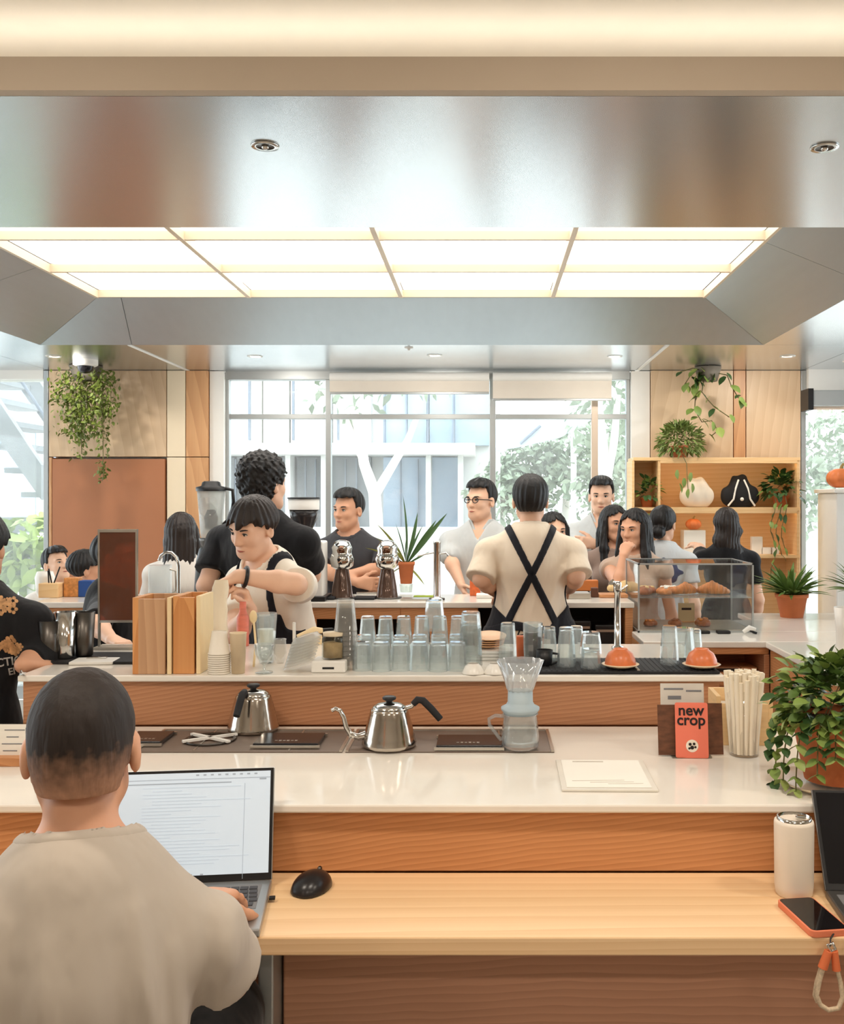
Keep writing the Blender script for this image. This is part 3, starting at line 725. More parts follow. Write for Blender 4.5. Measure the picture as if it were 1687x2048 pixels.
    if hair == 'buzz':
        hm = hmat.copy(); nt = hm.node_tree; b_ = nt.nodes['Principled BSDF']; b_.inputs['Roughness'].default_value = .66; src = b_.inputs['Base Color'].links[0].from_socket; tc = N(nt, 'ShaderNodeTexCoord'); sx = N(nt, 'ShaderNodeSeparateXYZ'); nt.links.new(tc.outputs['Object'], sx.inputs[0])
        nz = N(nt, 'ShaderNodeTexNoise'); nz.inputs['Scale'].default_value = 60; ad = N(nt, 'ShaderNodeMath', operation='MULTIPLY_ADD'); ad.inputs[1].default_value = .05; nt.links.new(tc.outputs['Object'], nz.inputs['Vector']); nt.links.new(nz.outputs[0], ad.inputs[0]); nt.links.new(sx.outputs['Z'], ad.inputs[2])
        mr = N(nt, 'ShaderNodeMapRange'); mr.inputs['From Min'].default_value = hcen.z-.06; mr.inputs['From Max'].default_value = hcen.z+.04; nt.links.new(ad.outputs[0], mr.inputs['Value'])
        mx = N(nt, 'ShaderNodeMix', data_type='RGBA'); mx.inputs['A'].default_value = (*lin((212, 158, 126)), 1); nt.links.new(src, mx.inputs['B']); nt.links.new(mr.outputs[0], mx.inputs['Factor']); nt.links.new(mx.outputs['Result'], b_.inputs['Base Color']); hf_o.data.materials[0] = hm
    # clothing
    out = {}
    X, Y, Z = f.full(); pe = np.array(pel); Rf = Rb
    lx = (X-pe[0])*Rb[0, 0]+(Y-pe[1])*Rb[1, 0]; ly = (X-pe[0])*Rl[0, 1]+(Y-pe[1])*Rl[1, 1]+(Z-pe[2])*Rl[2, 1]; lz = (X-pe[0])*Rl[0, 2]+(Y-pe[1])*Rl[1, 2]+(Z-pe[2])*Rl[2, 2]
    if top:
        torso(shirt, .013*loose, .035)
        shirt.ell(pel+Ut*.0*s, (.168*s*wide*(.5+.5*loose), .128*s, .22*s), Rl, .05)
        for q in (-1, 1):
            if sleeve <= 1:
                e2 = sh[q].lerp(el[q], sleeve); shirt.cap(sh[q], e2, (.05+.011*loose)*s*W, (.046+.022*loose)*s*W, .016, flat=1.0)
            else:
                e2 = el[q].lerp(wr[q], sleeve-1); shirt.cap(sh[q], el[q], .06*s*W, .054*s*W, .03); shirt.cap(el[q], e2, .056*s*W, .044*s*W, .02, flat=1.0)
        v = shirt.v
        if fold: v = v+fold*np.sin(lx*34+np.sin(lz*9)*1.6)*np.clip(.42-lz, 0, .42)*1.9*s+fold*.55*np.sin((lz*22-np.abs(lx)*30))*np.exp(-((np.abs(lx)-.15)/.07)**2)+fold*.5*np.sin(lz*26+lx*14)*np.exp(-((lz-.08)/.12)**2)
        for (x0, z0, x1, z1, am, wd_) in (folds or FOLDS):
            dx, dz = (x1-x0)*s, (z1-z0)*s; t_ = np.clip(((lx-x0*s)*dx+(lz-z0*s)*dz)/(dx*dx+dz*dz), 0, 1); d2 = (lx-x0*s-t_*dx)**2+(lz-z0*s-t_*dz)**2
            v = v-am*np.exp(-d2/(wd_*wd_))*(.35+.65*np.sin(math.pi*np.clip(t_, .05, .95)))
        v = np.maximum(v, -(lz-(hem if hem else -.13*s)))
        # neckline
        n2 = nb+Ut*.035*s+Ft*.012*s
        dn = np.sqrt((X-n2[0])**2+(Y-n2[1])**2+((Z-n2[2])*.8)**2)-(.076 if not collar else .07)*s
        v = np.maximum(v, -dn)
        if collar: v = np.maximum(v, -np.maximum(np.maximum(np.abs(lx)-np.clip(lz-.43*s, 0, 1)*.5, -ly), .42*s-lz))
        shirt.v = v.astype(EXY)
        out['shirt'] = shirt.build('shirt' if collar else ('top' if fem else 'tee_shirt'), top, root, off, 2)
        nbd = f.like(); nbd.v = np.maximum(np.maximum(shirt.v-.0025, np.abs(dn-.006)-.009), -dn).astype(EXY)
        if not collar: nbd.build('neckband', top, root, off, 2)
        else:
            nbd.v = np.maximum(np.maximum(shirt.v-.003, np.abs(lx)-.016*s), -ly).astype(EXY); nbd.build('placket', top, root, off, 2)
        if collar:
            cf = f.like()
            cf.cap(nb-Ut*.02*s, nb+Ut*.05*s+Ft*.006, .086*s, .07*s, 0); d2 = np.sqrt((X-(nb.x+Ft.x*.005))**2+(Y-(nb.y+Ft.y*.005))**2)-.060*s
            cf.v = np.maximum(np.maximum(cf.v, -d2), np.abs(lz-.515*s-.012)-.036).astype(EXY); cf.v = np.maximum(cf.v, -(np.abs(lx)+(.065*s-ly)*.55-.012-np.maximum(ly, 0)*0)).astype(EXY) if False else cf.v
            cf.v = np.maximum(cf.v, -np.maximum(np.abs(lx)-(.012+np.clip(lz-.49*s, 0, .1)*.55), .02-ly)).astype(EXY); cf.build('collar', top, root, off, 1)
    if patch:
        pf = f.like(); pf.v = np.maximum(np.maximum(shirt.v-.004, (np.sqrt((lx/(.12*s))**2+((lz-.36*s)/(.085*s))**2)-1+.25*np.sin(lx*60)*np.sin(lz*70))*.08), ly).astype(EXY); pf.build('printed_scarf', patch, root, off, 1)
    legs = legs or jeans
    tr.ell(pel, (.166*s, .124*s, .13*s), Rl, .04); tr.v = np.maximum(tr.v, (lz-.09*s)).astype(EXY)
    for q in (-1, 1):
        tr.cap(hp[q], kn[q], .1*s, .075*s, .04); tr.cap(kn[q], ft[q]+Vector((0, 0, .01)), .075*s, .062*s, .02, flat=1.0)
    out['trousers'] = tr.build('trousers', legs, root, off)
    for q in (-1, 1):
        a = ft[q]-Vector(off); m = MB(); a = Vector((a.x, a.y, 0))
        m.ball(a+Fw*.06+Vector((0, 0, .045)), (.042, .13*s, .045), 12, Matrix.Rotation(math.radians(yaw), 3, 'Z')); o = m.build('shoe', shoe_m, root)
    if apron:
        ap = f.like(); base = np.minimum(shirt.v, tr.v)-.009
        if apron == 'front':
            bib = np.maximum(np.abs(lx)-(.115+np.clip(.27-lz, 0, .3)*.5)*s, lz-.335*s); sk_ = np.maximum(np.abs(lx)-.24*s, lz-.12*s)
            reg = np.maximum(np.minimum(bib, sk_), .0-ly); reg = np.maximum(reg, -.55*s-lz); ap.v = np.maximum(base, reg).astype(EXY)
            ap.build('apron', apron_m, root, off)
            st = f.like(); c = np.abs(np.abs(lx)-(.095+np.clip(lz-.33, 0, .3)*.0)*s)-.0105
            st.v = np.maximum(np.maximum(np.maximum(shirt.v-.008, c), .325*s-lz), -.06-ly).astype(EXY); st.build('strap', apron_m, root, off, 0)
        else:
            wrap = np.maximum(lz-(.14-np.clip(.13-np.abs(lx), -.2, .2)*.9)*s, -.6*s-lz); wrap = np.maximum(wrap, .085*s-np.abs(lx)-.25*np.clip(ly, 0, 1)); wrap = np.where(ly > .02, np.maximum(lz-.3*s, -.6*s-lz), wrap)
            ap.v = np.maximum(base, wrap).astype(EXY); ap.build('apron', apron_m, root, off)
            for q in (-1, 1):
                # a strap from one shoulder down across the back to the other hip
                x0, z0, x1, z1 = q*.085*s, .5*s, -q*.13*s, .07*s
                nx_, nz_ = (z1-z0), -(x1-x0); ln = math.hypot(nx_, nz_)
                st = f.like(); c = np.abs(((lx-x0)*nx_+(lz-z0)*nz_)/ln)-.0165
                st.v = np.maximum(np.maximum(np.maximum(np.maximum(shirt.v-.008, c), ly-.03), lz-.56*s), .06*s-lz).astype(EXY); st.build('strap', apron_m, root, off, 0)
            st = f.like(); c = np.abs(lz-.075*s+.02*np.sin(lx*20))-.02; st.v = np.maximum(np.maximum(np.minimum(shirt.v, tr.v)-.013, c), ly-.03).astype(EXY); st.build('apron_tie', apron_m, root, off, 0)
            m = MB(); b0 = pel-Ft*.135*s+Ut*.07*s-Vector(off)
            for q in (-1, 1):
                m.tube([b0, b0+Rt*q*.03-Ut*.1, b0+Rt*q*.04-Ut*.26], .009, 6); m.tube([b0, b0+Rt*q*.05+Ut*.02, b0+Rt*q*.065-Ut*.02, b0+Rt*q*.02-Ut*.015, b0], .008, 6)
            m.build('bow', apron_m, root)
    PEOPLE[key] = dict(root=root, hcen=hcen, pel=pel, nb=nb, sh=sh, el=el, wr=wr, Rb=Rb, Rh=Rh, s=s, body=body, **out)
    return root
# ------------------------------------------------------------------ the people in the photograph
person('sitter', 'man in a beige tee seated at the laptop, seen from behind, dark cropped hair', (165, 1494, 1.49), 196, H=1.74, hyaw=195, pitch=4, lean=6, hair='buzz', hmat=hair_b, sk=skin_d, sit=True,
       arms={1: dict(e=(448, 1950, 1.57), w=(402, 1812, 1.80), v=(.1, .9, -.12), n=(0, 0, -1), t=-1, c=.3), -1: dict(e=(-190, 1930, 1.57), w=(130, 1815, 1.80), v=(.1, .9, -.12), n=(0, 0, -1), t=1, c=.3)},
       top=tee_beige, sleeve=.8, legs=cloth('black_trousers', (17, 17, 19)), wide=.95, loose=1.0, detail=.0075, drop=.035, fold=.0, hscale=.95, knees={1: (440, 2030, 1.86)},
       folds=[(.085, .46, .115, .22, .011, .014), (.055, .42, .065, .22, -.007, .014), (.178, .45, .165, .24, -.009, .012), (.21, .42, .20, .3, .008, .014), (-.09, .46, -.12, .22, .011, .015), (-.03, .43, -.02, .22, .007, .02), (.13, .40, .145, .22, .009, .011), (-.06, .4, -.07, .22, -.007, .013)])
person('left', 'person in a black printed tee at far left, back turned, hand on the counter', (-44, 1092, 3.2), 176, H=1.68, hyaw=184, hair='bowl', sit=True, lean=8,
       arms={1: dict(e=(80, 1312, 3.12), w=(46, 1330, 3.02), v=(.35, .75, -.12), n=(0, 0, -1), c=.3)}, top=tee_black, sleeve=1.6, legs=jeans, loose=1.3, wide=1.05, sk=skin_d)
person('bowl', 'young barista with a bowl cut and black apron bending over a cream paper bag', (506, 1054, 3.85), -36, H=1.66, hyaw=-30, pitch=20, roll=-5, lean=20, hair='bowl', hmat=hair_b, apron='front',
       arms={-1: dict(e=(590, 1168, 3.60), w=(478, 1152, 3.52), v=(-.85, -.15, -.35), n=(-.2, 0, -1), t=-1, c=.75), 1: dict(e=(470, 1270, 3.72), w=(500, 1222, 3.56), v=(-.25, -.2, .75), n=(-.6, -.5, .1), t=1, c=.95)},
       top=tee_cream, sleeve=.68, legs=jeans, wide=.93)
person('curly', 'tall barista with curly black hair and black tee, back turned at the left', (528, 968, 4.5), 160, hyaw=148, hair='curly', top=tee_black, sleeve=.7, legs=jeans, wide=1.1, loose=1.3,
       arms={-1: dict(e=(412, 1172, 4.45), w=(450, 1200, 4.7), c=.6), 1: dict(e=(622, 1150, 4.55), w=(600, 1190, 4.75), c=.6)})
person('cross', 'barista in beige tee with black apron straps crossed over the back', (1060, 1000, 4.7), 180, hair='round', top=tee_sand, sleeve=1.0, legs=chino, apron='back', wide=1.05, loose=1.45,
       arms={-1: dict(e=(962, 1158, 4.62), w=(1000, 1190, 4.85), v=(.3, .9, -.1), n=(0, 0, -1), c=.5), 1: dict(e=(1152, 1152, 4.62), w=(1140, 1178, 4.85), v=(-.3, .9, -.1), n=(0, 0, -1), c=.5)})
person('grey', 'man in a charcoal tee with arms folded behind the silver drippers', (697, 1020, 5.7), -12, hyaw=-32, pitch=2, hair='crop', sk=skin_d, top=tee_grey, sleeve=.85, legs=jeans, wide=1.12,
       arms={1: dict(e=(645, 1140, 5.6), w=(715, 1165, 5.48), v=(.9, .1, -.1), n=(0, 1, 0), t=1, c=.4), -1: dict(e=(762, 1138, 5.6), w=(695, 1150, 5.52), v=(-.9, .1, .1), n=(0, 1, 0), t=-1, c=.4)})
person('glasses', 'man in a white shirt and dark glasses, sleeves rolled, by the counter', (962, 1001, 5.9), -14, hyaw=-38, hair='short', glasses=True, top=shirt_white, collar=True, sleeve=1.12, legs=jeans, wide=1.06,
       arms={1: dict(e=(897, 1112, 5.85), w=(922, 1170, 5.72), c=.5)})
person('rightman', 'man in a white shirt with arms folded behind the seated women', (1202, 992, 6.6), -18, hyaw=-8, pitch=4, hair='crop', top=shirt_white, collar=True, sleeve=1.7, legs=jeans, wide=1.08,
       arms={1: dict(e=(1152, 1095, 6.5), w=(1205, 1110, 6.33), v=(.9, 0, .1), n=(0, 1, 0), t=1, c=.4), -1: dict(e=(1258, 1095, 6.5), w=(1190, 1088, 6.33), v=(-.9, 0, .1), n=(0, 1, 0), t=-1, c=.4)})
person('chin', 'woman with long dark hair resting her chin on her hand', (1268, 1058, 5.72), -25, H=1.6, hyaw=-38, pitch=5, hair='long', fem=True, top=cloth('taupe_camisole', (196, 170, 150)), sleeve=.12, legs=jeans, sk=skin_d,
       arms={1: dict(e=(1236, 1172, 5.42), w=(1246, 1112, 5.46), v=(.35, .2, .8), n=(.5, .8, 0), t=1, c=.9)})
person('behind', 'woman with long dark hair half hidden behind the chin-resting woman', (1228, 1048, 6.15), -10, H=1.6, hyaw=20, hair='long', fem=True, top=cloth('dusky_top', (150, 128, 116)), sleeve=.5, legs=jeans, sk=skin_d)
person('bun', 'woman with a low black bun and navy patterned white top', (1326, 1048, 6.28), 160, H=1.6, hyaw=150, hair='bun', fem=True, top=cloth('white_blouse', (206, 210, 212)), sleeve=.5, legs=cloth('white_trousers', (220, 216, 208)), patch=mat('navy_print', (36, 48, 92), .8, var=.7, scale=40))
person('wavy', 'woman with long wavy dark hair and a black top facing the shelves', (1451, 1050, 6.6), 178, H=1.58, hair='wavy', hmat=hair_b, fem=True, top=tee_black, sleeve=.6, legs=cloth('grey_skirt', (120, 116, 112)), wide=1.05,
       arms={-1: dict(e=(1400, 1098, 6.75), w=(1392, 1092, 6.95), v=(-.1, .9, .2), n=(0, 0, -1), c=.4)})
person('peek', 'woman with black hair and white headband peeking past the crossed apron barista', (1106, 1064, 5.75), 15, H=1.55, hair='long', fem=True, top=tee_black, sleeve=.6, legs=jeans)
person('longwhite', 'woman with long straight hair in a white top facing the brown wall', (363, 1066, 5.6), 182, H=1.56, hair='long', hmat=hair_b, fem=True, top=top_white, sleeve=.9, legs=jeans)
person('panelman', 'person in black standing sideways behind the smoked brown upright panel', (229, 1114, 4.7), 95, H=1.62, hair='short', top=tee_black, sleeve=.95, legs=jeans, wide=.85,
       arms={1: dict(e=(192, 1248, 4.2), w=(224, 1280, 4.05), v=(.7, -.5, -.1), n=(0, 0, -1), c=.5)})
person('leftman', 'man with dark swept hair looking up from the far left seats', (112, 1130, 6.85), 62, H=1.66, hyaw=58, pitch=-14, hair='short', sit=True, top=top_white, sleeve=.8, legs=cloth('black_trousers', (17, 17, 19)))
person('lefthead', 'dark haired person beside the blue box, turned away from the camera', (172, 1138, 6.0), 120, H=1.62, hair='bowl', sit=True, top=top_white, sleeve=.8, legs=cloth('black_trousers', (17, 17, 19)), sk=skin_d)

# wristwatch of the bowl cut barista
q = PEOPLE['bowl']; dv_ = (q['el'][-1]-q['wr'][-1]).normalized(); cw = q['wr'][-1]+dv_*.022-q['root'].location; a_ = dv_.orthogonal().normalized(); b_ = dv_.cross(a_)
MB().tube([cw+(a_*math.cos(t_)+b_*math.sin(t_))*.0335+dv_*z_ for t_ in np.linspace(0, 6.283, 19)[:-1] for z_ in (0,)], .007, 8, True).build('wristwatch', black, q['root'])
# ------------------------------------------------------------------ things on the desk and the front bar
def on(px, py, z):
    d = F*(EYE-z)/(py-1000.0); return Vector(((px-970)*d/F, d, z))
def Rz(a): return Matrix.Rotation(math.radians(a), 3, 'Z')
def Rx(a): return Matrix.Rotation(math.radians(a), 3, 'X')
def Ry(a): return Matrix.Rotation(math.radians(a), 3, 'Y')
silver = mat('silver_laptop', (176, 178, 178), .38, .8, var=.02); keym = mat('laptop_key', (66, 66, 70), .55, var=.05)
keymesh = MB().box((0, 0, 0), (.0155, .0145, .002)).build('key', keym); keymesh_d = keymesh.data; bpy.data.objects.remove(keymesh)
def laptop(loc, rz, tilt, wd, dp, ht, screen_m, label, bodym=silver):
    r = empty('laptop', loc, math.radians(rz), label, 'laptop')
    MB().box((0, -dp/2, .008), (wd, dp, .015)).build('base', bodym, r, .003)
    kb = MB().box((0, -dp*.36, .0158), (wd*.9, dp*.5, .0008)).build('keyboard', mat('keyboard_well', (120, 120, 122), .5), r)
    nx = int(wd*.88/.0182)
    for j in range(5):
        for i in range(nx):
            k = bpy.data.objects.new('key', keymesh_d); COL.objects.link(k); k.parent = kb
            k.location = ((i-(nx-1)/2)*.0182+(.004*j if j < 4 else 0)*.5, -dp*.36+(2-j)*.0205, .0172)
    MB().box((0, -dp*.8, .0158), (wd*.34, dp*.28, .0006)).build('trackpad', bodym, r)
    sc = empty('screen', (0, 0, .014)); sc.parent = r; sc.rotation_euler = (math.radians(-tilt), 0, 0)
    MB().box((0, .004, ht/2), (wd, .005, ht)).build('lid', bodym, sc, .002)
    MB().box((0, .0005, ht/2), (wd-.004, .003, ht-.003)).build('bezel', black, sc)
    MB().box((0, -.0018, ht/2+.004), (wd-.016, .001, ht-.022)).build('display', screen_m, sc)
    return r, sc
lit = mat('lit_document_screen', (190, 203, 214), .35, var=.02, scale=2, emit=.5)
lp, sc_ = laptop((-.618, 2.048, .75), 6.8, 15, .357, .243, .226, lit, 'silver laptop with a pale document on its lit screen, in front of the man')
grey_ink = mat('document_ink', (150, 160, 170), .5, emit=.4); line_m = mat('document_rule', (182, 195, 206), .5, emit=.48)
m = MB()
for i in range(24):
    wdt = rng.choice([.1, .16, .2, .06, .13]); x0 = -.09+rng.choice([0, 0, .02])
    m.box((x0+wdt/2, -.0026, .19-i*.0066), (wdt, .0004, .0016))
m.build('text_lines', line_m, sc_)
m = MB(); m.box((0, -.0026, .206), (.34, .0004, .0012)); m.box((-.04, -.0026, .198), (.26, .0004, .0022)); m.box((.155, -.0026, .203), (.014, .0004, .003)); m.box((.118, -.0026, .1), (.0008, .0004, .19))
for i in range(9): m.box((.02+i*.015, -.0026, .214), (.006, .0004, .003))
m.build('toolbar', grey_ink, sc_)
m = MB()
for k in range(4): m.box((-.03+.022*k, -.0026, .0165), (.006, .0004, .003))
m.build('taskbar', grey_ink, sc_)
lit2 = mat('dark_glossy_screen', (16, 17, 22), .12, var=.2)
laptop((.838, 2.0, .75), -4, 33, .31, .215, .205, lit2, 'laptop with a dark screen at the right edge of the desk', mat('graphite_laptop', (120, 118, 116), .4, .8))
# cable plug on the laptop's right side
t = empty('usb_dongle', (-.43, 1.99, .758), math.radians(6.8), 'tiny black wireless dongle plugged in the side of the silver laptop', 'dongle')
MB().box((.006, 0, 0), (.012, .012, .005)).build('plug', black, t, .001)
# mouse
p = on(624, 1786, .75); t = empty('computer_mouse', p+Vector((0, .02, 0)), math.radians(-14), 'black wireless computer mouse on the oak desk beside the laptop', 'mouse')
f = Field((-.05, -.075, -.01), (.05, .075, .06), .003); f.ell((0, 0, .0), (.034, .055, .037), None, 0); f.ell((-.02, .0, .0), (.022, .045, .026), None, .02)
X, Y, Z = f.full(); f.v = np.maximum(f.v, -Z).astype(EXY); f.build('shell', mat('mouse_plastic', (30, 28, 30), .3), t)
MB().lathe([(.006, -.003), (.0075, 0), (.006, .003)], 14, (0, .03, .030), Ry(90)).build('scroll_wheel', dark_steel, t)
# thermos
p = on(1587, 1788, .75); t = empty('thermos_cup', p, 0, 'cream insulated tumbler with a steel rim on the right of the desk', 'tumbler')
MB().lathe([(.033, 0), (.0365, .004), (.0385, .02), (.0395, .145), (.0385, .15), (.034, .152)], 40).build('body', mat('cream_powder_coat', (232, 220, 204), .5, var=.02), t)
MB().lathe([(.0345, .15), (.0345, .157), (.031, .158), (.030, .152), (0, .150)], 32, cap=False).build('rim', chrome, t)
MB().box((.012, -.005, .157), (.02, .012, .008)).build('lid_tab', chrome, t, .003)
# phone
t = empty('smartphone', (.622, 1.905, .75), math.radians(8), 'smartphone in a coral case lying on the desk beside the cream tumbler', 'phone')
coral = mat('coral_rubber', (226, 128, 92), .5, var=.04)
def rrect(w_, h_, r, n=5):
    o = []
    for cx, cy, a0 in ((w_/2-r, h_/2-r, 0), (-w_/2+r, h_/2-r, 90), (-w_/2+r, -h_/2+r, 180), (w_/2-r, -h_/2+r, 270)):
        for i in range(n+1):
            a = math.radians(a0+90*i/n); o.append((cx+r*math.cos(a), cy+r*math.sin(a)))
    return o
MB().prism(rrect(.076, .152, .012), 0, .0125).build('case', coral, t, .0015); MB().prism(rrect(.069, .145, .009), .0125, .0131).build('display', mat('phone_glass', (20, 18, 20), .06), t)
st = empty('wrist_strap'); st.parent = t; st.matrix_parent_inverse = Matrix.Identity(4)
Ti = (Matrix.Translation((.622, 1.905, .75)) @ Matrix.Rotation(math.radians(8), 4, 'Z')).inverted()
def Q(px, py, d=1.812): return Ti @ P(px, py, d)
MB().tube([Ti @ Vector((.638, 1.832, .756)), Q(1660, 1878, 1.822), Q(1660, 1892)], .0016, 6).build('cord_loop', black, st)
MB().tube([Q(1655, 1890), Q(1664, 1886), Q(1670, 1898), Q(1660, 1904)], .003, 8, True).build('clip', chrome, st)
leather = mat('orange_leather', (222, 116, 70), .6, var=.08)
m = MB(); m.tube([Q(1656, 1902), Q(1644, 1936)], [.0075, .009], 8); m.build('leather_end', leather, st); m = MB(); m.tube([Q(1668, 1902), Q(1672, 1940)], [.0065, .008], 8); m.build('leather_end', leather, st)
rope = mat('cream_rope', (206, 186, 158), .9, var=.25, scale=240)
m = MB(); m.tube([Q(1645, 1936), Q(1638, 1960), Q(1632, 1990), Q(1640, 2010), Q(1656, 2020), Q(1676, 2016), Q(1684, 1995), Q(1680, 1965), Q(1673, 1938)], .0045, 8)
m.tube([Q(1641, 1936, 1.818), Q(1632, 1965, 1.818), Q(1628, 1990, 1.82), Q(1634, 2004, 1.82)], .004, 8); m.build('rope', rope, st)

# --- brewing trays with scales set on the bar
traym = mat('brown_grey_tray', (122, 108, 98), .5, .25, var=.06, stretch=(1, 8, 1)); trim_l = mat('pale_steel_edge', (196, 190, 180), .3, .9)
def tray(px0, px1, label):
    a = on(px0, 1506, .9); b = on(px1, 1506, .9); y1 = 2.81
    t = empty('brewing_tray', ((a.x+b.x)/2, (a.y+y1)/2, .9), 0, label, 'tray', 'steel brewing trays along the bar'); W_ = b.x-a.x; D_ = y1-a.y
    MB().box((0, 0, .002), (W_, D_, .004)).build('plate', traym, t, .001)
    for s_ in (-1, 1): MB().box((s_*(W_/2-.004), 0, .005), (.008, D_, .004)).build('edge', trim_l, t)
    MB().box((0, D_/2-.003, .005), (W_-.018, .006, .004)).build('edge', trim_l, t)
    for q in (-.22, .24): MB().box((q*W_, 0, .0045), (.004, D_*.94, .002)).build('joint', trim_l, t)
    return t, W_, D_
tray(268, 684, 'brown grey brewing tray at the left, under the round kettle'); tray(690, 1108, 'brown grey brewing tray at the right, under the spouted kettle and carafe')
scale_m = mat('black_scale_glass', (28, 28, 32), .2)
def scale(px, py, label, w_=.17):
    p = on(px, py, .905); t = empty('brewing_scale', (p.x, p.y+.05, .9055), 0, label, 'scale', 'black scales set in the trays')
    MB().box((0, 0, .006), (w_, .12, .011)).build('body', scale_m, t, .002); MB().box((0, .066, .004), (w_+.01, .008, .007)).build('edge', trim_l, t); MB().box((0, -.066, .004), (w_+.01, .008, .007)).build('edge', trim_l, t)
    m = MB()
    for k in range(6): m.box((-.03+.0105*k, -.03, .0119), (.007, .006+.004*(k % 2), .0005))
    m.build('faint_marking', trim_l, t)
scale(572, 1494, 'black flat scale right of the round kettle on the left tray'); scale(938, 1498, 'black flat scale between the spouted kettle and the glass carafe'); scale(285, 1490, 'black flat scale beside the head of the seated man', .1)
p = on(420, 1480, .905); t = empty('trivet', (p.x, p.y, .9045), 0, 'steel cross shaped trivet on the left brewing tray', 'trivet')
MB().lathe([(.066, 0), (.07, .003), (.066, .006), (.06, .003)], 32, cap=False).build('ring', dark_steel, t)
for a in (35, -35): MB().box((0, 0, .007), (.15, .011, .006), R=Rz(a)).build('bar', white_paint, t)
# --- kettles
def kettle(loc, rz, label):
    t = empty('pour_over_kettle', loc, math.radians(rz), label, 'kettle', 'steel pour over kettles')
    prof = [(.066, 0), (.071, .004), (.0715, .01), (.067, .022), (.0665, .028), (.062, .045), (.0612, .05), (.056, .068), (.0552, .073), (.05, .09), (.0485, .096), (.044, .1), (.042, .1)]
    MB().lathe(prof, 18, ph=.1).build('body', mat('kettle_steel', (196, 188, 178), .16, 1., var=.03), t)
    lid = MB().lathe([(.044, .1), (.043, .104), (.03, .111), (.012, .114), (0, .1145)], 28, cap=False).build('lid', chrome, t)
    MB().lathe([(.008, .112), (.009, .118), (.017, .122), (.0185, .127), (.015, .13), (0, .1305)], 20, cap=False).build('knob', black, lid)
    MB().tube([(-.058, 0, .03), (-.08, 0, .024), (-.1, 0, .03), (-.112, 0, .05), (-.118, 0, .075), (-.128, 0, .094), (-.14, 0, .099), (-.15, 0, .094)], [.012, .0095, .008, .0068, .006, .0055, .0052, .005], 12).build('spout', chrome, t)
    h = MB().tube([(.04, 0, .098), (.058, 0, .103), (.07, 0, .118)], .006, 10).build('bracket', chrome, t)
    MB().tube([(.062, 0, .108), (.074, 0, .12), (.088, 0, .118), (.11, 0, .096), (.134, 0, .068)], [.008, .0098, .0098, .0098, .009], 12).build('handle', black_rub, t)
kettle((on(503, 1464, .905).x, on(503, 1464, .905).y+.02, .9055), -96, 'steel kettle with its handle towards the seated man, on the left tray'); kettle((on(778, 1492, .905).x, on(778, 1492, .905).y, .9055), 3, 'steel gooseneck kettle with spout to the left and black handle to the right')
# --- carafe with dripper
p = on(1040, 1496, .905); t = empty('glass_carafe', (p.x, p.y, .9055), 0, 'glass coffee carafe under a ribbed glass dripper with pale blue collar', 'carafe')
MB().lathe([(0, .002), (.044, .002), (.048, .008), (.049, .03), (.046, .06), (.043, .085), (.047, .09), (.044, .09), (.041, .086), (.0435, .06), (.0465, .03), (.045, .01), (0, .006)], 32, cap=False).build('jug', glass, t)
MB().tube([(-.042, 0, .082), (-.065, 0, .084), (-.082, 0, .075), (-.08, 0, .06), (-.062, 0, .035), (-.05, 0, .02)], .0045, 10).build('handle', clear('handle_glass', (235, 240, 240), milk=.2), t)
col_m = mat('pale_blue_plastic', (170, 186, 194), .45, var=.03)
MB().lathe([(.04, .088), (.05, .1), (.05, .106), (.038, .112), (.033, .12), (.032, .15), (.029, .15), (.029, .115), (.03, .1)], 32, cap=False).build('collar', col_m, t)
m = MB(); n = 28; prof = [(.03, .145), (.034, .155), (.058, .228), (.056, .228), (.032, .157), (.027, .147)]
vs = []; fs = []
for i, (r, z) in enumerate(prof):
    for k in range(n*2):
        a = math.pi*k/n+z*6; rr = r*(1+(.07 if k % 4 < 2 else -.03)*(1 if 0 < i < 5 else 0)); vs.append((rr*math.cos(a), rr*math.sin(a), z))
for i in range(len(prof)-1):
    for k in range(n*2): fs.append((i*2*n+k, i*2*n+(k+1) % (2*n), (i+1)*2*n+(k+1) % (2*n), (i+1)*2*n+k))
m.add(vs, fs, True); m.build('ribbed_dripper', clear('dripper_glass', (248, 249, 248), milk=.22, refl=2.4), t)
# --- menu board lying flat
t = empty('menu_board', (.28, 2.353, .9), math.radians(-1), 'thin clear board with a printed menu sheet lying on the white bar', 'menu')
MB().box((0, 0, .003), (.215, .258, .005)).build('board', mat('frosted_board', (226, 220, 208), .3), t, .001)
MB().box((0, .004, .0062), (.19, .235, .0008)).build('sheet', paper, t)
m = MB(); m.box((-.03, .105, .0068), (.075, .008, .0004))
for k in range(3): m.box((-.02+.03*k, -.06-.012*k, .0068), (.12-.02*k, .0025, .0004), math.radians(3))
m.build('print', mat('pale_print', (196, 186, 172), .8), t)
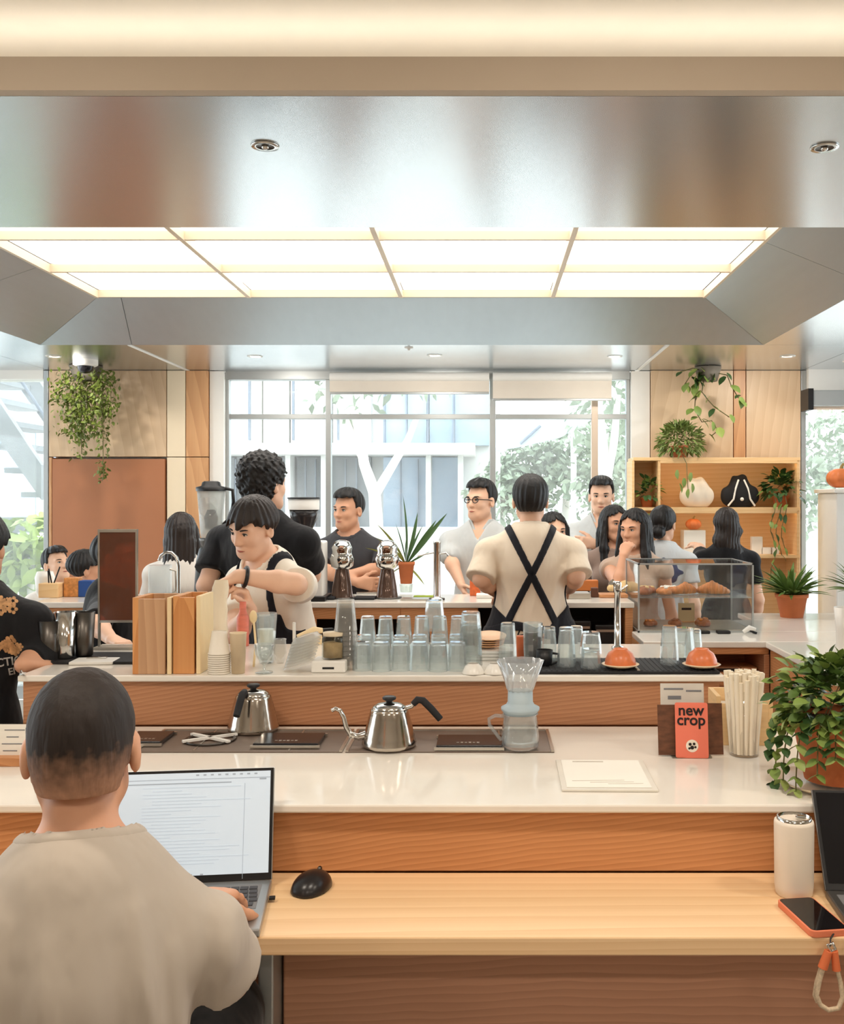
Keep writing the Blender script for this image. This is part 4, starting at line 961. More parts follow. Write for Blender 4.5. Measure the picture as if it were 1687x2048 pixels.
# --- card stand with the coral card
p = on(1383, 1516, .9); t = empty('card_stand', (p.x, p.y, .9), 0, 'clear stand holding dark photo leaflets behind the coral card', 'stand')
MB().box((0, .02, .002), (.1, .05, .004)).build('foot', clear('acrylic', (240, 240, 236)), t); MB().box((0, .034, .035), (.1, .003, .066), R=Rx(-8)).build('back_plate', clear('acrylic', (240, 240, 236)), t)
cd = empty('coral_card', (p.x, p.y-.005, .901), 0, 'coral orange card reading new crop in rounded black letters', 'card'); cd.rotation_euler = (math.radians(-9), 0, math.radians(-3))
cm = mat('coral_card_paper', (232, 122, 98), .7, var=.02)
MB().prism(rrect(.082, .137, .005), -.0012, .0012).build('sheet', cm, cd).rotation_euler = (math.pi/2, 0, 0)
sh_ = [c for c in bpy.data.objects if c.parent == cd][0]; sh_.location = (0, 0, .0685)
ink = mat('black_ink', (30, 22, 22), .7)
for i, wd_ in enumerate(('new', 'crop')):
    tx = text_mesh('lettering', wd_, .038, ink, cd, .0004, bold=.0008); tx.rotation_euler = (math.pi/2, 0, 0); tx.location = (-.001, -.0018, .117-.024*i)
MB().prism([(.0155*math.cos(a), .0155*math.sin(a)) for a in np.linspace(0, 6.283, 25)[:-1]], 0, .0005).build('round_picture', mat('cream_ink', (238, 226, 210), .7), cd)
o = [c for c in bpy.data.objects if c.parent == cd and c.name.startswith('round_picture')][0]; o.rotation_euler = (math.pi/2, 0, 0); o.location = (0, -.0016, .03)
m = MB()
for dx, dz, r in ((-.005, .004, .004), (.005, .005, .0035), (0, -.004, .005), (-.007, -.006, .003), (.008, -.003, .003)): m.prism([(dx+r*math.cos(a), dz+r*math.sin(a)) for a in np.linspace(0, 6.283, 9)[:-1]], 0, .0005)
o = m.build('picture_ink', ink, cd); o.rotation_euler = (math.pi/2, 0, 0); o.location = (0, -.0022, .03)
photo_m = mat('brown_photo_print', (96, 60, 40), .5, var=.75, scale=34, stretch=(1, 1, 2.4))
for i, (x, y, w_, h_, lab) in enumerate(((-.042, .024, .08, .125, 'dark brown photo leaflet showing at the left of the coral card'), (.046, .028, .075, .128, 'dark brown photo leaflet showing at the right of the coral card'))):
    c_ = empty('leaflet', (p.x+x, p.y+y-.012, .9045), 0, lab, 'leaflet', 'photo leaflets in the stand'); c_.rotation_euler = (math.radians(-9), 0, 0); MB().box((0, 0, h_/2), (w_, .0015, h_)).build('sheet', photo_m, c_)
c_ = empty('leaflet', (p.x-.012, p.y+.05, .9045), 0, 'pale grey printed card standing tallest behind the coral card', 'leaflet'); c_.rotation_euler = (math.radians(-6), 0, 0)
MB().box((0, 0, .086), (.112, .0015, .172)).build('sheet', mat('pale_grey_card', (214, 208, 198), .7), c_)
m = MB(); m.box((-.022, -.0012, .158), (.05, .0006, .004)); m.box((.03, -.0012, .153), (.04, .0006, .004)); m.box((-.02, -.0012, .136), (.034, .0006, .009)); m.build('print', mat('grey_print', (120, 122, 128), .8), c_)
# --- tall cup of paper straws
p = on(1489, 1512, .9); t = empty('straw_cup', (p.x, p.y+.01, .9), 0, 'tall clear cup filled with cream paper sleeves at the right end of the bar', 'cup')
MB().lathe([(0, .001), (.033, .001), (.036, .004), (.043, .168), (.041, .168), (.034, .006), (0, .004)], 32, cap=False).build('cup', clear('cup_plastic', (246, 244, 240), milk=.12), t)
slv = mat('cream_paper_sleeve', (240, 228, 206), .7, var=.03, stretch=(30, 30, 1)); bm_ = None
for k in range(80):
    a = k*2.4; r = .0036*math.sqrt(k); h_ = .195+.012*math.sin(k*1.7)
    if bm_ is None: bm_ = MB().tube([(0, 0, 0), (0, 0, 1)], .0062, 8).build('sleeve', slv, t); o = bm_
    else: o = bm_.copy(); COL.objects.link(o)
    o.location = (r*math.cos(a), r*math.sin(a), .008); o.scale = (1, 1, h_); o.rotation_euler = (-.09*math.sin(a)*r/.033, .09*math.cos(a)*r/.033, 0)
t = empty('paper_sleeve', (p.x-.034, p.y-.002, 1.03), 0, 'single cream paper sleeve leaning out over the left lip of the tall cup', 'sleeve')
MB().tube([(.012, 0, -.02), (-.008, 0, .035)], .0055, 8).build('tube', slv, t)
# --- light wood box behind
p = on(1492, 1492, .9); t = empty('wooden_holder', (p.x, p.y+.07, .9), math.radians(-3), 'light wood napkin box behind the tall cup of paper sleeves', 'box')
for (c_, d_) in (((-.068, 0, .065), (.012, .13, .13)), ((.068, 0, .06), (.012, .13, .12)), ((0, .06, .065), (.124, .012, .13)), ((0, -.06, .055), (.124, .012, .11)), ((0, 0, .006), (.124, .108, .012))): MB().box(c_, d_).build('board', mat('pale_pine', (226, 190, 140), .6, var=.08, stretch=(2, 2, 14)), t, .001)
MB().box((0, 0, .055), (.115, .1, .08)).build('napkins', paper, t)
# --- menu sign on a wooden foot at far left
t = empty('sign_holder', (-1.19, 2.46, .9), 0, 'handwritten paper sign in a clear plate on a wooden foot, far left of the bar', 'sign')
MB().box((0, 0, .011), (.19, .05, .022)).build('foot', oak_r, t, .002); MB().box((0, .004, .058), (.17, .004, .085)).build('plate', clear('acrylic', (240, 240, 236)), t); MB().box((0, .0015, .058), (.165, .001, .08)).build('sheet', paper, t)
m = MB()
for k, wdt in enumerate((.05, .03, .06, .035)): m.box((.03+rng.uniform(-.01, .01), .0006, .084-k*.017), (wdt, .0006, .0022))
m.build('handwriting', mat('grey_print', (120, 122, 128), .8), t)
# stool carrying the seated man (and the seats of the seated guests)
def stool(key, label, back=False):
    q = PEOPLE[key]; z = q['pel'].z-.14*q['s']; t = empty('stool', (q['pel'].x, q['pel'].y, 0), 0, label, 'stool')
    MB().lathe([(.16, z-.03), (.17, z-.015), (.165, z), (0, z)], 28, cap=False).build('seat', oak_d, t)
    for a in (45, 135, 225, 315): MB().tube([(.11*math.cos(math.radians(a)), .11*math.sin(math.radians(a)), z-.03), (.17*math.cos(math.radians(a)), .17*math.sin(math.radians(a)), .0)], .013, 8).build('leg', dark_steel, t)
    MB().lathe([(.14, .2), (.148, .207), (.14, .214), (.132, .207)], 24, cap=False).build('foot_ring', dark_steel, t)
for k, l in (('sitter', 'round stool under the man at the laptop'), ('left', 'round stool under the person in the printed black tee'), ('leftman', 'round stool under the man looking up at far left'), ('lefthead', 'round stool under the dark haired person at far left')): stool(k, l)
# ------------------------------------------------------------------ second counter: glassware and tools
Z2 = 1.0455
def tumbler(name, r0, r1, h, t=.0022, m=glass, parent=None):
    """open glass with a thick base; r0 = foot, r1 = rim"""
    o = MB().lathe([(0, 0), (r0*.9, 0), (r0, .004), ((r0+r1)*.52, h*.5), (r1, h), (r1-t, h), ((r0+r1)*.52-t, h*.5), (r0-t*.8, .01), (0, .008)], 12, cap=False).build(name, m, parent)
    o.data.polygons.foreach_set('use_smooth', [False]*len(o.data.polygons)); return o
def place(o, px, py, z=Z2, flip=False, dz=0.):
    p = on(px, py, z); h = o.dimensions.z; o.location = (p.x, p.y, z+dz+(h if flip else 0)); o.rotation_euler = (math.pi if flip else 0, 0, rng.uniform(0, 6))
    return o
cols_ = ['second', 'third', 'fourth', 'fifth', 'sixth', 'seventh']
def ordn(i, n): return 'first' if i == 0 else ('last' if i == n-1 else cols_[i-1])
proto = {}
def tum(kind, px, py, label, group, flip=False, dz=0.):
    sp = {'tall': (.022, .03, .125), 'mid': (.024, .029, .085), 'low': (.026, .032, .065), 'wide': (.028, .036, .1), 'slim': (.019, .026, .115)}[kind]
    if kind not in proto: o = tumbler('drinking_glass', *sp); proto[kind] = o
    else: o = proto[kind].copy(); COL.objects.link(o)
    place(o, px, py, flip=flip, dz=dz); tag(o, label, 'glass', group); return o
rows = [(1341, 724, 38, 6, 'mid', 'front row'), (1324, 728, 37, 6, 'mid', 'middle row'), (1308, 735, 36, 6, 'tall', 'back row')]
for py, x0, st_, n, kind, nm in rows:
    for i in range(n):
        tum(kind, x0+st_*i, py+rng.uniform(-1, 1), 'clear glass upside down in the %s of the cluster, %s from the left' % (nm, ordn(i, n)), 'upturned glasses clustered on the counter', True)
tum('wide', 868, 1302, 'wide clear glass set upside down on top of the cluster', 'upturned glasses clustered on the counter', True, .07)
# stacked glasses beside the trays
for k in range(3): tum('wide', 941, 1330, 'clear glass %s in the leaning stack left of the saucers' % ('lowest', 'in the middle', 'on top')[k] if k != 1 else 'clear glass in the middle of the stack left of the saucers', 'stack of wide glasses', True, .032*k)
for px, py, kind, lab in ((1015, 1326, 'tall', 'tall clear glass upside down just right of the peach saucers'), (1098, 1328, 'slim', 'slim clear glass upside down beside the dark drink'), (1132, 1338, 'tall', 'tall clear glass upside down on the black mat'), (1152, 1326, 'slim', 'slim glass standing behind the tall one on the black mat'),
                          (1181, 1341, 'low', 'low clear glass under a second one on the black mat'), (1338, 1334, 'tall', 'tall clear glass left of the right orange cup'), (1368, 1318, 'wide', 'wide clear glass behind the right orange cup'), (1386, 1310, 'mid', 'clear glass half hidden behind the right orange cup')):
    tum(kind, px, py, lab, 'loose glasses around the mat', True)
tum('low', 1181, 1341, 'low clear glass stacked on another on the black mat', 'loose glasses around the mat', True, .05)
# tower of clear cups
cupm = clear('cup_plastic', (246, 244, 240), milk=.12); cb = None
for k in range(9):
    if cb is None: cb = MB().lathe([(.026, 0), (.034, .09), (.0355, .092), (.0335, .0925), (.0255, .002), (0, .002)], 20, cap=False).build('plastic_cup', cupm); o = cb
    else: o = cb.copy(); COL.objects.link(o)
    p = on(691, 1338, Z2); o.location = (p.x, p.y, Z2+.0925+.0145*k); o.rotation_euler = (math.pi, 0, 0)
    tag(o, 'clear plastic cup nested %s in the tall tower' % ('lowest', 'second from the bottom', 'third from the bottom', 'fourth from the bottom', 'in the very middle', 'fourth from the top', 'third from the top', 'second from the top', 'topmost')[k], 'cup', 'tower of clear plastic cups')
# white bowls upside down, front edge
for px, lab in ((946, 'small white bowl upside down at the counter edge, left of the pair'), (990, 'small white bowl upside down at the counter edge, right of the pair')):
    p = on(px, 1347, Z2); o = MB().lathe([(.016, .03), (.0165, .0275), (.024, .022), (.033, .004), (.034, 0), (.031, 0), (.022, .018), (0, .024)], 24, cap=False).build('bowl', ceramic); o.location = p; tag(o, lab, 'bowl', 'upturned white bowls')
# trays and saucers
for k in range(3):
    p = on(972, 1322, Z2); o = MB().prism(rrect(.17, .1, .01), 0, .009).build('serving_tray', white_paint, None, .002); o.location = (p.x, p.y+.06, Z2+.01*k); tag(o, 'white serving tray %s of the short stack under the saucers' % ('at the bottom', 'in the middle', 'on top')[k], 'tray', 'white serving trays')
peach = mat('peach_glaze', (236, 184, 136), .3, var=.1, scale=30)
for k in range(5):
    p = on(975, 1320, Z2); o = MB().lathe([(0, 0), (.022, 0), (.026, .003), (.05, .008), (.052, .0105), (.049, .011), (.026, .006), (0, .005)], 30, cap=False).build('saucer', peach)
    o.location = (p.x+.002*k, p.y+.06-.004*k, Z2+.032+.0075*k); o.rotation_euler = (math.radians(10 if k == 4 else 2), 0, 0); tag(o, 'peach saucer %s in the pile on the trays' % ('lowest', 'second', 'in the middle', 'fourth', 'topmost')[k], 'saucer', 'pile of peach saucers')
# dark drink, black mug, orange packet
p = on(1065, 1330, Z2); t = empty('iced_coffee_glass', p, 0, 'tall glass of dark coffee standing among the clear glasses', 'glass'); tumbler('glass', .026, .03, .13, parent=t); MB().lathe([(0, .009), (.0225, .009), (.0262, .1), (0, .1)], 20, cap=False).build('coffee', mat('dark_coffee', (34, 20, 16), .15), t)
p = on(1088, 1336, Z2); t = empty('black_mug', p, 0, 'small black mug beside the dark coffee', 'mug'); MB().lathe([(0, 0), (.022, 0), (.026, .055), (.024, .055), (.02, .005), (0, .005)], 20, cap=False).build('body', black, t); MB().tube([(.024, 0, .045), (.042, 0, .042), (.042, 0, .02), (.022, 0, .012)], .004, 8).build('handle', black, t)
p = on(1042, 1322, Z2); o = MB().box((0, 0, .04), (.03, .02, .08)).build('syrup_packet', mat('orange_packet', (230, 120, 76), .5, var=.2, scale=40), None, .004); o.location = p; tag(o, 'orange packet between the clear glass and the dark coffee', 'packet')
# black mat with orange cups on cream saucers
t = empty('bar_mat', (.37, 3.02, Z2), 0, 'long black rubber bar mat at the right of the glassware counter', 'mat'); MB().box((0, 0, .004), (.62, .25, .008)).build('mat', black_rub, t, .003)
m = MB()
for i in range(40): m.box((-.3+.0154*i, 0, .0085), (.006, .235, .002))
o = m.build('ribs', black_rub, t); o['kind'] = 'stuff'
MB().box((.075, 0, .0105), (.008, .24, .002)).build('groove', trim_l, t)
orange_c = mat('orange_cup_glaze', (222, 124, 76), .3, var=.12, scale=60); saucer_m = mat('cream_glaze', (238, 214, 180), .3)
for px, lab in ((1240, 'left'), (1402, 'right')):
    p = on(px, 1336, Z2+.009); s_ = MB().lathe([(0, 0), (.028, 0), (.05, .008), (.056, .012), (.053, .0135), (.028, .005), (0, .005)], 32, cap=False).build('saucer', saucer_m); s_.location = (p.x, p.y, Z2+.0095); tag(s_, 'cream saucer under the %s orange cup on the black mat' % lab, 'saucer', 'cream saucers')
    c_ = MB().lathe([(.045, .0), (.0465, .004), (.044, .02), (.036, .037), (.022, .047), (.021, .0505), (.018, .0505), (.017, .048), (0, .0475)], 32, cap=False).build('coffee_cup', orange_c); c_.location = (p.x, p.y, Z2+.0162); tag(c_, 'orange cup turned upside down on its saucer, the %s one' % lab, 'cup', 'upturned orange cups')
# sink tap
p = on(1246, 1312, Z2); t = empty('sink_tap', (p.x, 3.38, Z2), 0, 'tall polished tap rising behind the left orange cup', 'tap')
MB().lathe([(.02, 0), (.02, .01), (.011, .014), (.0105, .19), (.014, .195), (.014, .225), (.008, .23), (0, .23)], 20, cap=False).build('column', chrome, t); MB().tube([(0, 0, .21), (-.02, -.03, .232), (-.03, -.07, .23)], .007, 10).build('spout', chrome, t); MB().tube([(.012, 0, .2), (.035, .01, .215)], .004, 8).build('lever', chrome, t)
# --- left half: wood boxes, cups, tools
def plankbox(x0, x1, h, y0, dp, label, cs):
    t = empty('wooden_box', ((x0+x1)/2, y0+dp/2, Z2), 0, label, 'box', 'upright wooden boxes'); w_ = x1-x0; k = 0
    for c_, d_, m_ in (((-w_/2+.009, 0, h/2), (.018, dp, h), cs[0]), ((w_/2-.006, 0, h/2), (.012, dp, h), cs[2]), ((-.001, -dp/2+.006, h/2-.002), (w_-.034, .012, h-.004), cs[1]), ((0, dp/2-.006, h/2), (w_-.034, .012, h), cs[1]), ((0, 0, .006), (w_-.034, dp-.026, .012), cs[1])): MB().box(c_, d_).build('board', m_, t, .0012)
w1 = wood('amber_board', (226, 164, 104), (196, 128, 72), 'z', 14); w2_ = wood('tan_board', (208, 166, 128), (178, 132, 96), 'z', 10, off=(.2, .1, 0)); w3_ = mat('pale_board', (240, 214, 168), .6, var=.06, stretch=(4, 4, 1))
plankbox(-1.021, -.909, .222, 2.895, .14, 'left upright wooden box with a tan grained face', (w1, w2_, w3_)); plankbox(-.905, -.826, .226, 2.9, .14, 'right upright wooden box with an amber face and pale edge', (w1, w1, w3_))
cupw = mat('white_paper_cup', (240, 232, 218), .6, var=.02); cb = None
for k in range(10):
    if cb is None: cb = MB().lathe([(.021, 0), (.0305, .062), (.0325, .064), (.0325, .067), (.029, .066), (.02, .003), (0, .003)], 22, cap=False).build('paper_cup', cupw); o = cb
    else: o = cb.copy(); COL.objects.link(o)
    p = on(438, 1346, Z2); o.location = (p.x, p.y, Z2+.067+.0062*k); o.rotation_euler = (math.pi, 0, 0)
    tag(o, 'white paper cup %s of the stack next to the wooden boxes' % ('at the bottom', 'second from the bottom', 'third from the bottom', 'fourth from the bottom', 'fifth from the bottom', 'fifth from the top', 'fourth from the top', 'third from the top', 'second from the top', 'at the top')[k], 'cup', 'stack of white paper cups')
p = on(476, 1346, Z2); o = MB().lathe([(0, 0), (.019, 0), (.024, .115), (.0255, .118), (.023, .118), (.018, .004), (0, .004)], 22, cap=False).build('frosted_cup', mat('beige_frosted_plastic', (228, 206, 172), .5, var=.08, scale=3)); o.location = p; tag(o, 'beige frosted cup right of the white paper cup stack', 'cup')
p = on(532, 1326, Z2); t = empty('mixing_glass', p, 0, 'tall flared mixing glass with pale contents below the barista apron', 'glass'); tumbler('glass', .022, .034, .155, parent=t); MB().lathe([(0, .01), (.0185, .01), (.027, .105), (0, .105)], 20, cap=False).build('contents', paper, t)
p = on(528, 1346, Z2); o = MB().lathe([(0, 0), (.026, .001), (.026, .003), (.004, .006), (.004, .022), (.012, .03), (.026, .055), (.029, .085), (.0275, .085), (.0245, .056), (.01, .033), (0, .031)], 24, cap=False).build('stem_glass', glass); o.location = p; tag(o, 'small stemmed tasting glass at the counter edge below the barista', 'glass')
p = on(507, 1335, Z2); t = empty('wooden_spoon', p, 0, 'pale wooden spoon leaning beside the mixing glass', 'spoon'); MB().tube([(0, 0, .002), (.004, .01, .07), (-.004, .02, .135)], .0035, 8).build('handle', w3_, t); MB().ball((-.006, .022, .15), (.012, .005, .02), 12).build('bowl', w3_, t)
p = on(588, 1330, Z2); o = MB().tube([(0, 0, 0), (0, 0, .13)], .005, 10).build('stirring_stick', ceramic); o.location = p; tag(o, 'white stirring stick standing upright between the tasting glass and the lids', 'stick')
p = on(560, 1326, Z2); o = MB().lathe([(0, 0), (.012, 0), (.02, .03), (.018, .07), (.02, .074), (.018, .075), (.016, .07), (.018, .03), (0, .004)], 18, cap=False).build('measuring_cup', clear('cup_plastic', (246, 244, 240))); o.location = (p.x, p.y, Z2); o.rotation_euler = (0, 0, 0); tag(o, 'small curved clear measure behind the stirring stick', 'measure')
lidm = clear('lid_plastic', (236, 234, 228), milk=.3); cb = None
for k in range(9):
    if cb is None: cb = MB().lathe([(.046, 0), (.047, .004), (.042, .006), (.038, .016), (.012, .019), (.0, .019)], 26, cap=False).build('cup_lid', lidm); o = cb
    else: o = cb.copy(); COL.objects.link(o)
    p = on(598, 1342, Z2); o.location = (p.x+.0028*k, p.y, Z2+.0092*k+.016); o.rotation_euler = (0, math.radians(-17), 0)
    tag(o, 'clear domed cup lid, %s of the leaning pile' % ('lowest', 'second lowest', 'third lowest', 'fourth lowest', 'middle one', 'fourth from the top', 'third from the top', 'second from the top', 'topmost')[k], 'lid', 'leaning pile of clear cup lids')
p = on(656, 1346, Z2); t = empty('white_dispenser', (p.x, p.y+.05, Z2), 0, 'low white box with a black slot under the honey jar', 'box'); MB().box((0, 0, .017), (.1, .1, .034)).build('case', white_paint, t, .004); MB().box((0, -.0502, .014), (.034, .001, .006)).build('slot', black, t)
t = empty('honey_jar', (p.x+.008, p.y+.05, Z2+.0345), 0, 'squat glass jar of beige powder on the low white box', 'jar'); MB().lathe([(0, 0), (.033, 0), (.035, .004), (.034, .06), (.03, .068), (.028, .068), (.031, .06), (.032, .006), (0, .004)], 24, cap=False).build('glass', clear('jar_glass', (240, 240, 236)), t); MB().lathe([(0, .005), (.031, .005), (.031, .048), (0, .05)], 22, cap=False).build('powder', mat('beige_powder', (206, 180, 140), .9, var=.2, scale=40), t); MB().lathe([(.031, .068), (.032, .078), (0, .08)], 22, cap=False).build('lid', mat('lid_beige', (226, 208, 178), .5), t)
p = on(640, 1280, Z2); t = empty('pastry_brush', (p.x-.005, 3.5, Z2), math.radians(30), 'pale wooden brush with black bristles behind the jar', 'brush'); MB().tube([(-.06, 0, .03), (0, 0, .05), (.03, 0, .045)], [.008, .012, .01], 8).build('handle', w3_, t); MB().box((.05, 0, .045), (.04, .018, .014)).build('bristles', black, t); MB().box((0, 0, .016), (.05, .03, .032)).build('rest', w3_, t)
# shakers, mat, smoked panel at the left end
t = empty('bar_mat', (-1.2, 3.17, Z2), 0, 'black rubber bar mat under the shakers at the left', 'mat'); MB().box((0, 0, .004), (.28, .2, .008)).build('mat', black_rub, t, .002)
for px, py, h_, m_, lab in ((130, 1316, .145, chrome, 'tall shiny steel shaker tin, frontmost of the four'), (168, 1312, .14, dark_steel, 'dark steel shaker tin right of the shiny one'), (98, 1318, .12, dark_steel, 'dark shaker tin at the far left of the shakers'), (152, 1306, .135, chrome, 'slim steel shaker between the two larger tins')):
    p = on(px, py, Z2+.009); o = MB().lathe([(0, 0), (.024, 0), (.027, .006), (.034, h_), (.0325, h_), (.025, .008), (0, .006)], 24, cap=False).build('shaker_tin', m_); o.location = p; tag(o, lab, 'shaker', 'steel shaker tins')
t = empty('white_tablet', (on(222, 1312, Z2).x, 3.1, Z2), math.radians(4), 'flat white tray by the foot of the smoked panel', 'tray'); MB().box((0, 0, .005), (.13, .09, .01)).build('plate', white_paint, t, .003); MB().box((0, .02, .012), (.06, .015, .006)).build('clip', chrome, t, .001)
t = empty('smoked_panel', (on(228, 1300, Z2).x, 3.4, Z2), math.radians(2), 'upright smoked brown panel in a thin steel frame on the left of the counter', 'panel')
m = bpy.data.materials.new('smoked_acrylic'); m.use_nodes = True; nt = m.node_tree; b = nt.nodes['Principled BSDF']; b.inputs['Roughness'].default_value = .15
tn = N(nt, 'ShaderNodeBsdfTransparent'); tn.inputs[0].default_value = (*lin((196, 128, 96)), 1); mxs = N(nt, 'ShaderNodeMixShader'); mxs.inputs[0].default_value = .5
nz = N(nt, 'ShaderNodeTexNoise'); nz.inputs['Scale'].default_value = 3; rmp = N(nt, 'ShaderNodeMix', data_type='RGBA'); rmp.inputs['A'].default_value = (*lin((122, 82, 64)), 1); rmp.inputs['B'].default_value = (*lin((140, 96, 76)), 1)
nt.links.new(nz.outputs[0], rmp.inputs['Factor']); nt.links.new(rmp.outputs['Result'], b.inputs['Base Color']); nt.links.new(tn.outputs[0], mxs.inputs[1]); nt.links.new(b.outputs[0], mxs.inputs[2]); nt.links.new(mxs.outputs[0], nt.nodes['Material Output'].inputs[0])
MB().box((0, 0, .245), (.122, .006, .3)).build('sheet', m, t)
for s_ in (-1, 1): MB().box((s_*.063, 0, .2), (.006, .012, .4)).build('post', trim_l, t)
MB().box((0, 0, .4), (.132, .014, .01)).build('top_rail', trim_l, t); MB().box((0, 0, .092), (.12, .01, .008)).build('lower_rail', trim_l, t); MB().box((0, 0, .004), (.14, .07, .008)).build('foot', trim_l, t)
for x in (-.05, .05): MB().lathe([(.004, -.006), (.005, -.003), (.0, -.003)], 10, (x, -.004, .375), Rx(90), cap=False).build('screw', chrome, t)
# cream paper filter held by the bowl cut barista
pt = PEOPLE['bowl']['wr'][1]; p0 = P(430, 1276, 3.42); t = empty('paper_filter_bag', p0, 0, 'long cream paper bag held up by the bowl cut barista', 'bag')
q1 = P(442, 1160, 3.42)-p0; m = MB(); n = 20; vs = []; fs = []
for i in range(9):
    u = i/8; c_ = q1*u; r = .04-.016*u+.003*math.sin(i*2.1)
    for k in range(n):
        a = 2*math.pi*k/n; rr = r*(1+.08*math.sin(a*5+i)); vs.append(c_+Vector((rr*math.cos(a), rr*.45*math.sin(a), 0)))
for i in range(8):
    for k in range(n): fs.append((i*n+k, i*n+(k+1) % n, (i+1)*n+(k+1) % n, (i+1)*n+k))
fs.append(tuple(range(n))[::-1]); m.add(vs, fs, True); m.build('paper', mat('cream_filter_paper', (240, 226, 200), .8, var=.03), t)
o = MB().lathe([(0, 0), (.03, 0), (.034, .01), (.036, p0.z-Z2+.02), (.034, p0.z-Z2+.02), (.031, .006), (0, .005)], 22, cap=False).build('filter_canister', mat('beige_frosted_plastic', (228, 206, 172), .5)); o.location = (p0.x, p0.y, Z2); tag(o, 'beige canister the cream paper bag stands in', 'canister')
p = P(497, 1215, 3.46); t = empty('red_bottle', (p.x-.02, p.y, Z2), 0, 'small red and white striped bottle in the barista hand', 'bottle'); hh = p.z-Z2
MB().lathe([(0, 0), (.02, 0), (.021, .004), (.021, hh*.72), (.012, hh*.9), (.011, hh+.02), (0, hh+.02)], 20, cap=False).build('body', mat('red_striped_label', (226, 120, 98), .5, var=.3, scale=60, stretch=(.2, .2, 1)), t)
# ------------------------------------------------------------------ back counter, pastry case, shelves
Z3 = 1.0405
def drip(px, label):
    p = on(px, 1196, Z3); t = empty('drip_tower', p, 0, label, 'coffee maker', 'silver headed drip towers')
    MB().lathe([(.06, 0), (.062, .004), (.056, .01), (.05, .06), (.034, .15), (.03, .16), (0, .16)], 20, cap=False).build('smoked_flask', mat('smoked_flask', (92, 72, 62), .12, .35, var=.15), t)
    MB().lathe([(.036, .15), (.058, .165), (.066, .205), (.056, .225), (.052, .24), (.056, .262), (.04, .292), (.018, .302), (0, .303)], 8, cap=False, ph=.39).build('faceted_head', chrome, t)
    for s_ in (-1, 1): MB().tube([(s_*.05, -.03, .225), (0, -.05, .185), (s_*-.012, -.05, .18)], .006, 6).build('rib', chrome, t)
    MB().lathe([(.03, .236), (.034, .25), (.028, .27), (.016, .277), (0, .277)], 12, (0, -.024, 0), cap=False).build('dark_boss', mat('bronze', (120, 92, 76), .25, 1.), t)
    MB().lathe([(.075, 0), (.076, .006), (0, .006)], 24, (0, 0, -.0002)).build('base', dark_steel, t)
drip(684, 'silver faceted drip tower with smoked flask, in front of the man in charcoal tee'); drip(774, 'silver faceted drip tower beside the terracotta snake plant')
def flatbox(name, px0, px1, py, h, dp, m, label, cat, z=Z3, group=None, dy=0):
    a = on(px0, py, z); b = on(px1, py, z); t = empty(name, ((a.x+b.x)/2, a.y+dp/2+dy, z), 0, label, cat, group); MB().box((0, 0, h/2), (b.x-a.x, dp, h)).build('body', m, t, min(.004, h/3)); return t
t = flatbox('drip_tray', 630, 668, 1200, .014, .12, black_rub, 'dark drip tray at the left foot of the first drip tower', 'tray')
t = flatbox('drip_tray', 706, 748, 1200, .012, .12, black_rub, 'dark drip tray between the two drip towers', 'tray')
t = flatbox('steel_tray', 712, 756, 1188, .01, .1, chrome, 'bright steel tray behind the two drip towers', 'tray')
t = flatbox('steel_tray', 800, 858, 1201, .008, .09, trim_l, 'flat steel tray in front of the snake plant pot', 'tray')
t = flatbox('green_cloth', 826, 868, 1196, .01, .05, mat('lime_cloth', (150, 168, 62), .9, var=.2), 'folded lime green cloth left of the chrome tap', 'cloth')
p = on(873, 1200, Z3); t = empty('draft_tap', (p.x, p.y+.02, Z3), 0, 'tall chrome draft column standing right of the snake plant', 'tap')
MB().lathe([(.04, 0), (.04, .008), (.02, .012), (.0175, .02), (.0175, .285), (.02, .29), (.02, .3), (0, .302)], 24, cap=False).build('column', chrome, t); MB().tube([(.015, -.01, .235), (.05, -.03, .24), (.06, -.035, .225)], .006, 8).build('spout', chrome, t); MB().tube([(-.016, 0, .24), (-.06, 0, .232), (-.1, 0, .222)], .004, 8).build('lever', chrome, t)
for x in (-.035, .035): MB().lathe([(.006, 0), (.006, .01), (0, .012)], 8, (x, -.02, 0)).build('bolt', dark_steel, t)
t = flatbox('juice_carton', 939, 960, 1192, .11, .05, mat('orange_carton', (218, 106, 56), .5, var=.3, scale=50), 'orange patterned carton next to the crossed apron barista', 'carton')
t = flatbox('white_slab', 952, 1005, 1197, .02, .1, white_paint, 'white tray half hidden by the left elbow of the crossed apron barista', 'tray')
# blender jug, grinder
p = on(424, 1198, Z3); t = empty('blender', (p.x, 5.13, Z3), 0, 'tall blender with clear jug and black lid on the back counter', 'blender')
MB().lathe([(.085, 0), (.088, .01), (.075, .2), (.06, .26), (.05, .27), (0, .27)], 20, cap=False).build('base', black, t); MB().lathe([(.048, .27), (.058, .3), (.062, .315), (0, .315)], 20, cap=False).build('coupling', dark_steel, t)
MB().lathe([(.05, .315), (.056, .33), (.074, .56), (.071, .56), (.053, .335), (0, .33)], 10, cap=False).build('jug', clear('jug_plastic', (240, 242, 240), milk=.3), t)
MB().lathe([(.076, .555), (.077, .575), (.05, .582), (.045, .6), (.035, .606), (0, .607)], 20, cap=False).build('lid', black, t); MB().lathe([(.03, .36), (.036, .42), (.02, .46), (0, .46)], 14, cap=False).build('smoothie', mat('grey_sediment', (120, 110, 102), .5, var=.4, scale=30), t)
MB().tube([(.07, 0, .57), (.11, 0, .56), (.115, 0, .5), (.1, 0, .42), (.058, 0, .38)], .009, 8).build('handle', black, t)
p = on(604, 1198, Z3); t = empty('coffee_grinder', (p.x+.02, 5.14, Z3), 0, 'coffee grinder with dark hopper and white body behind the curly haired barista', 'grinder')
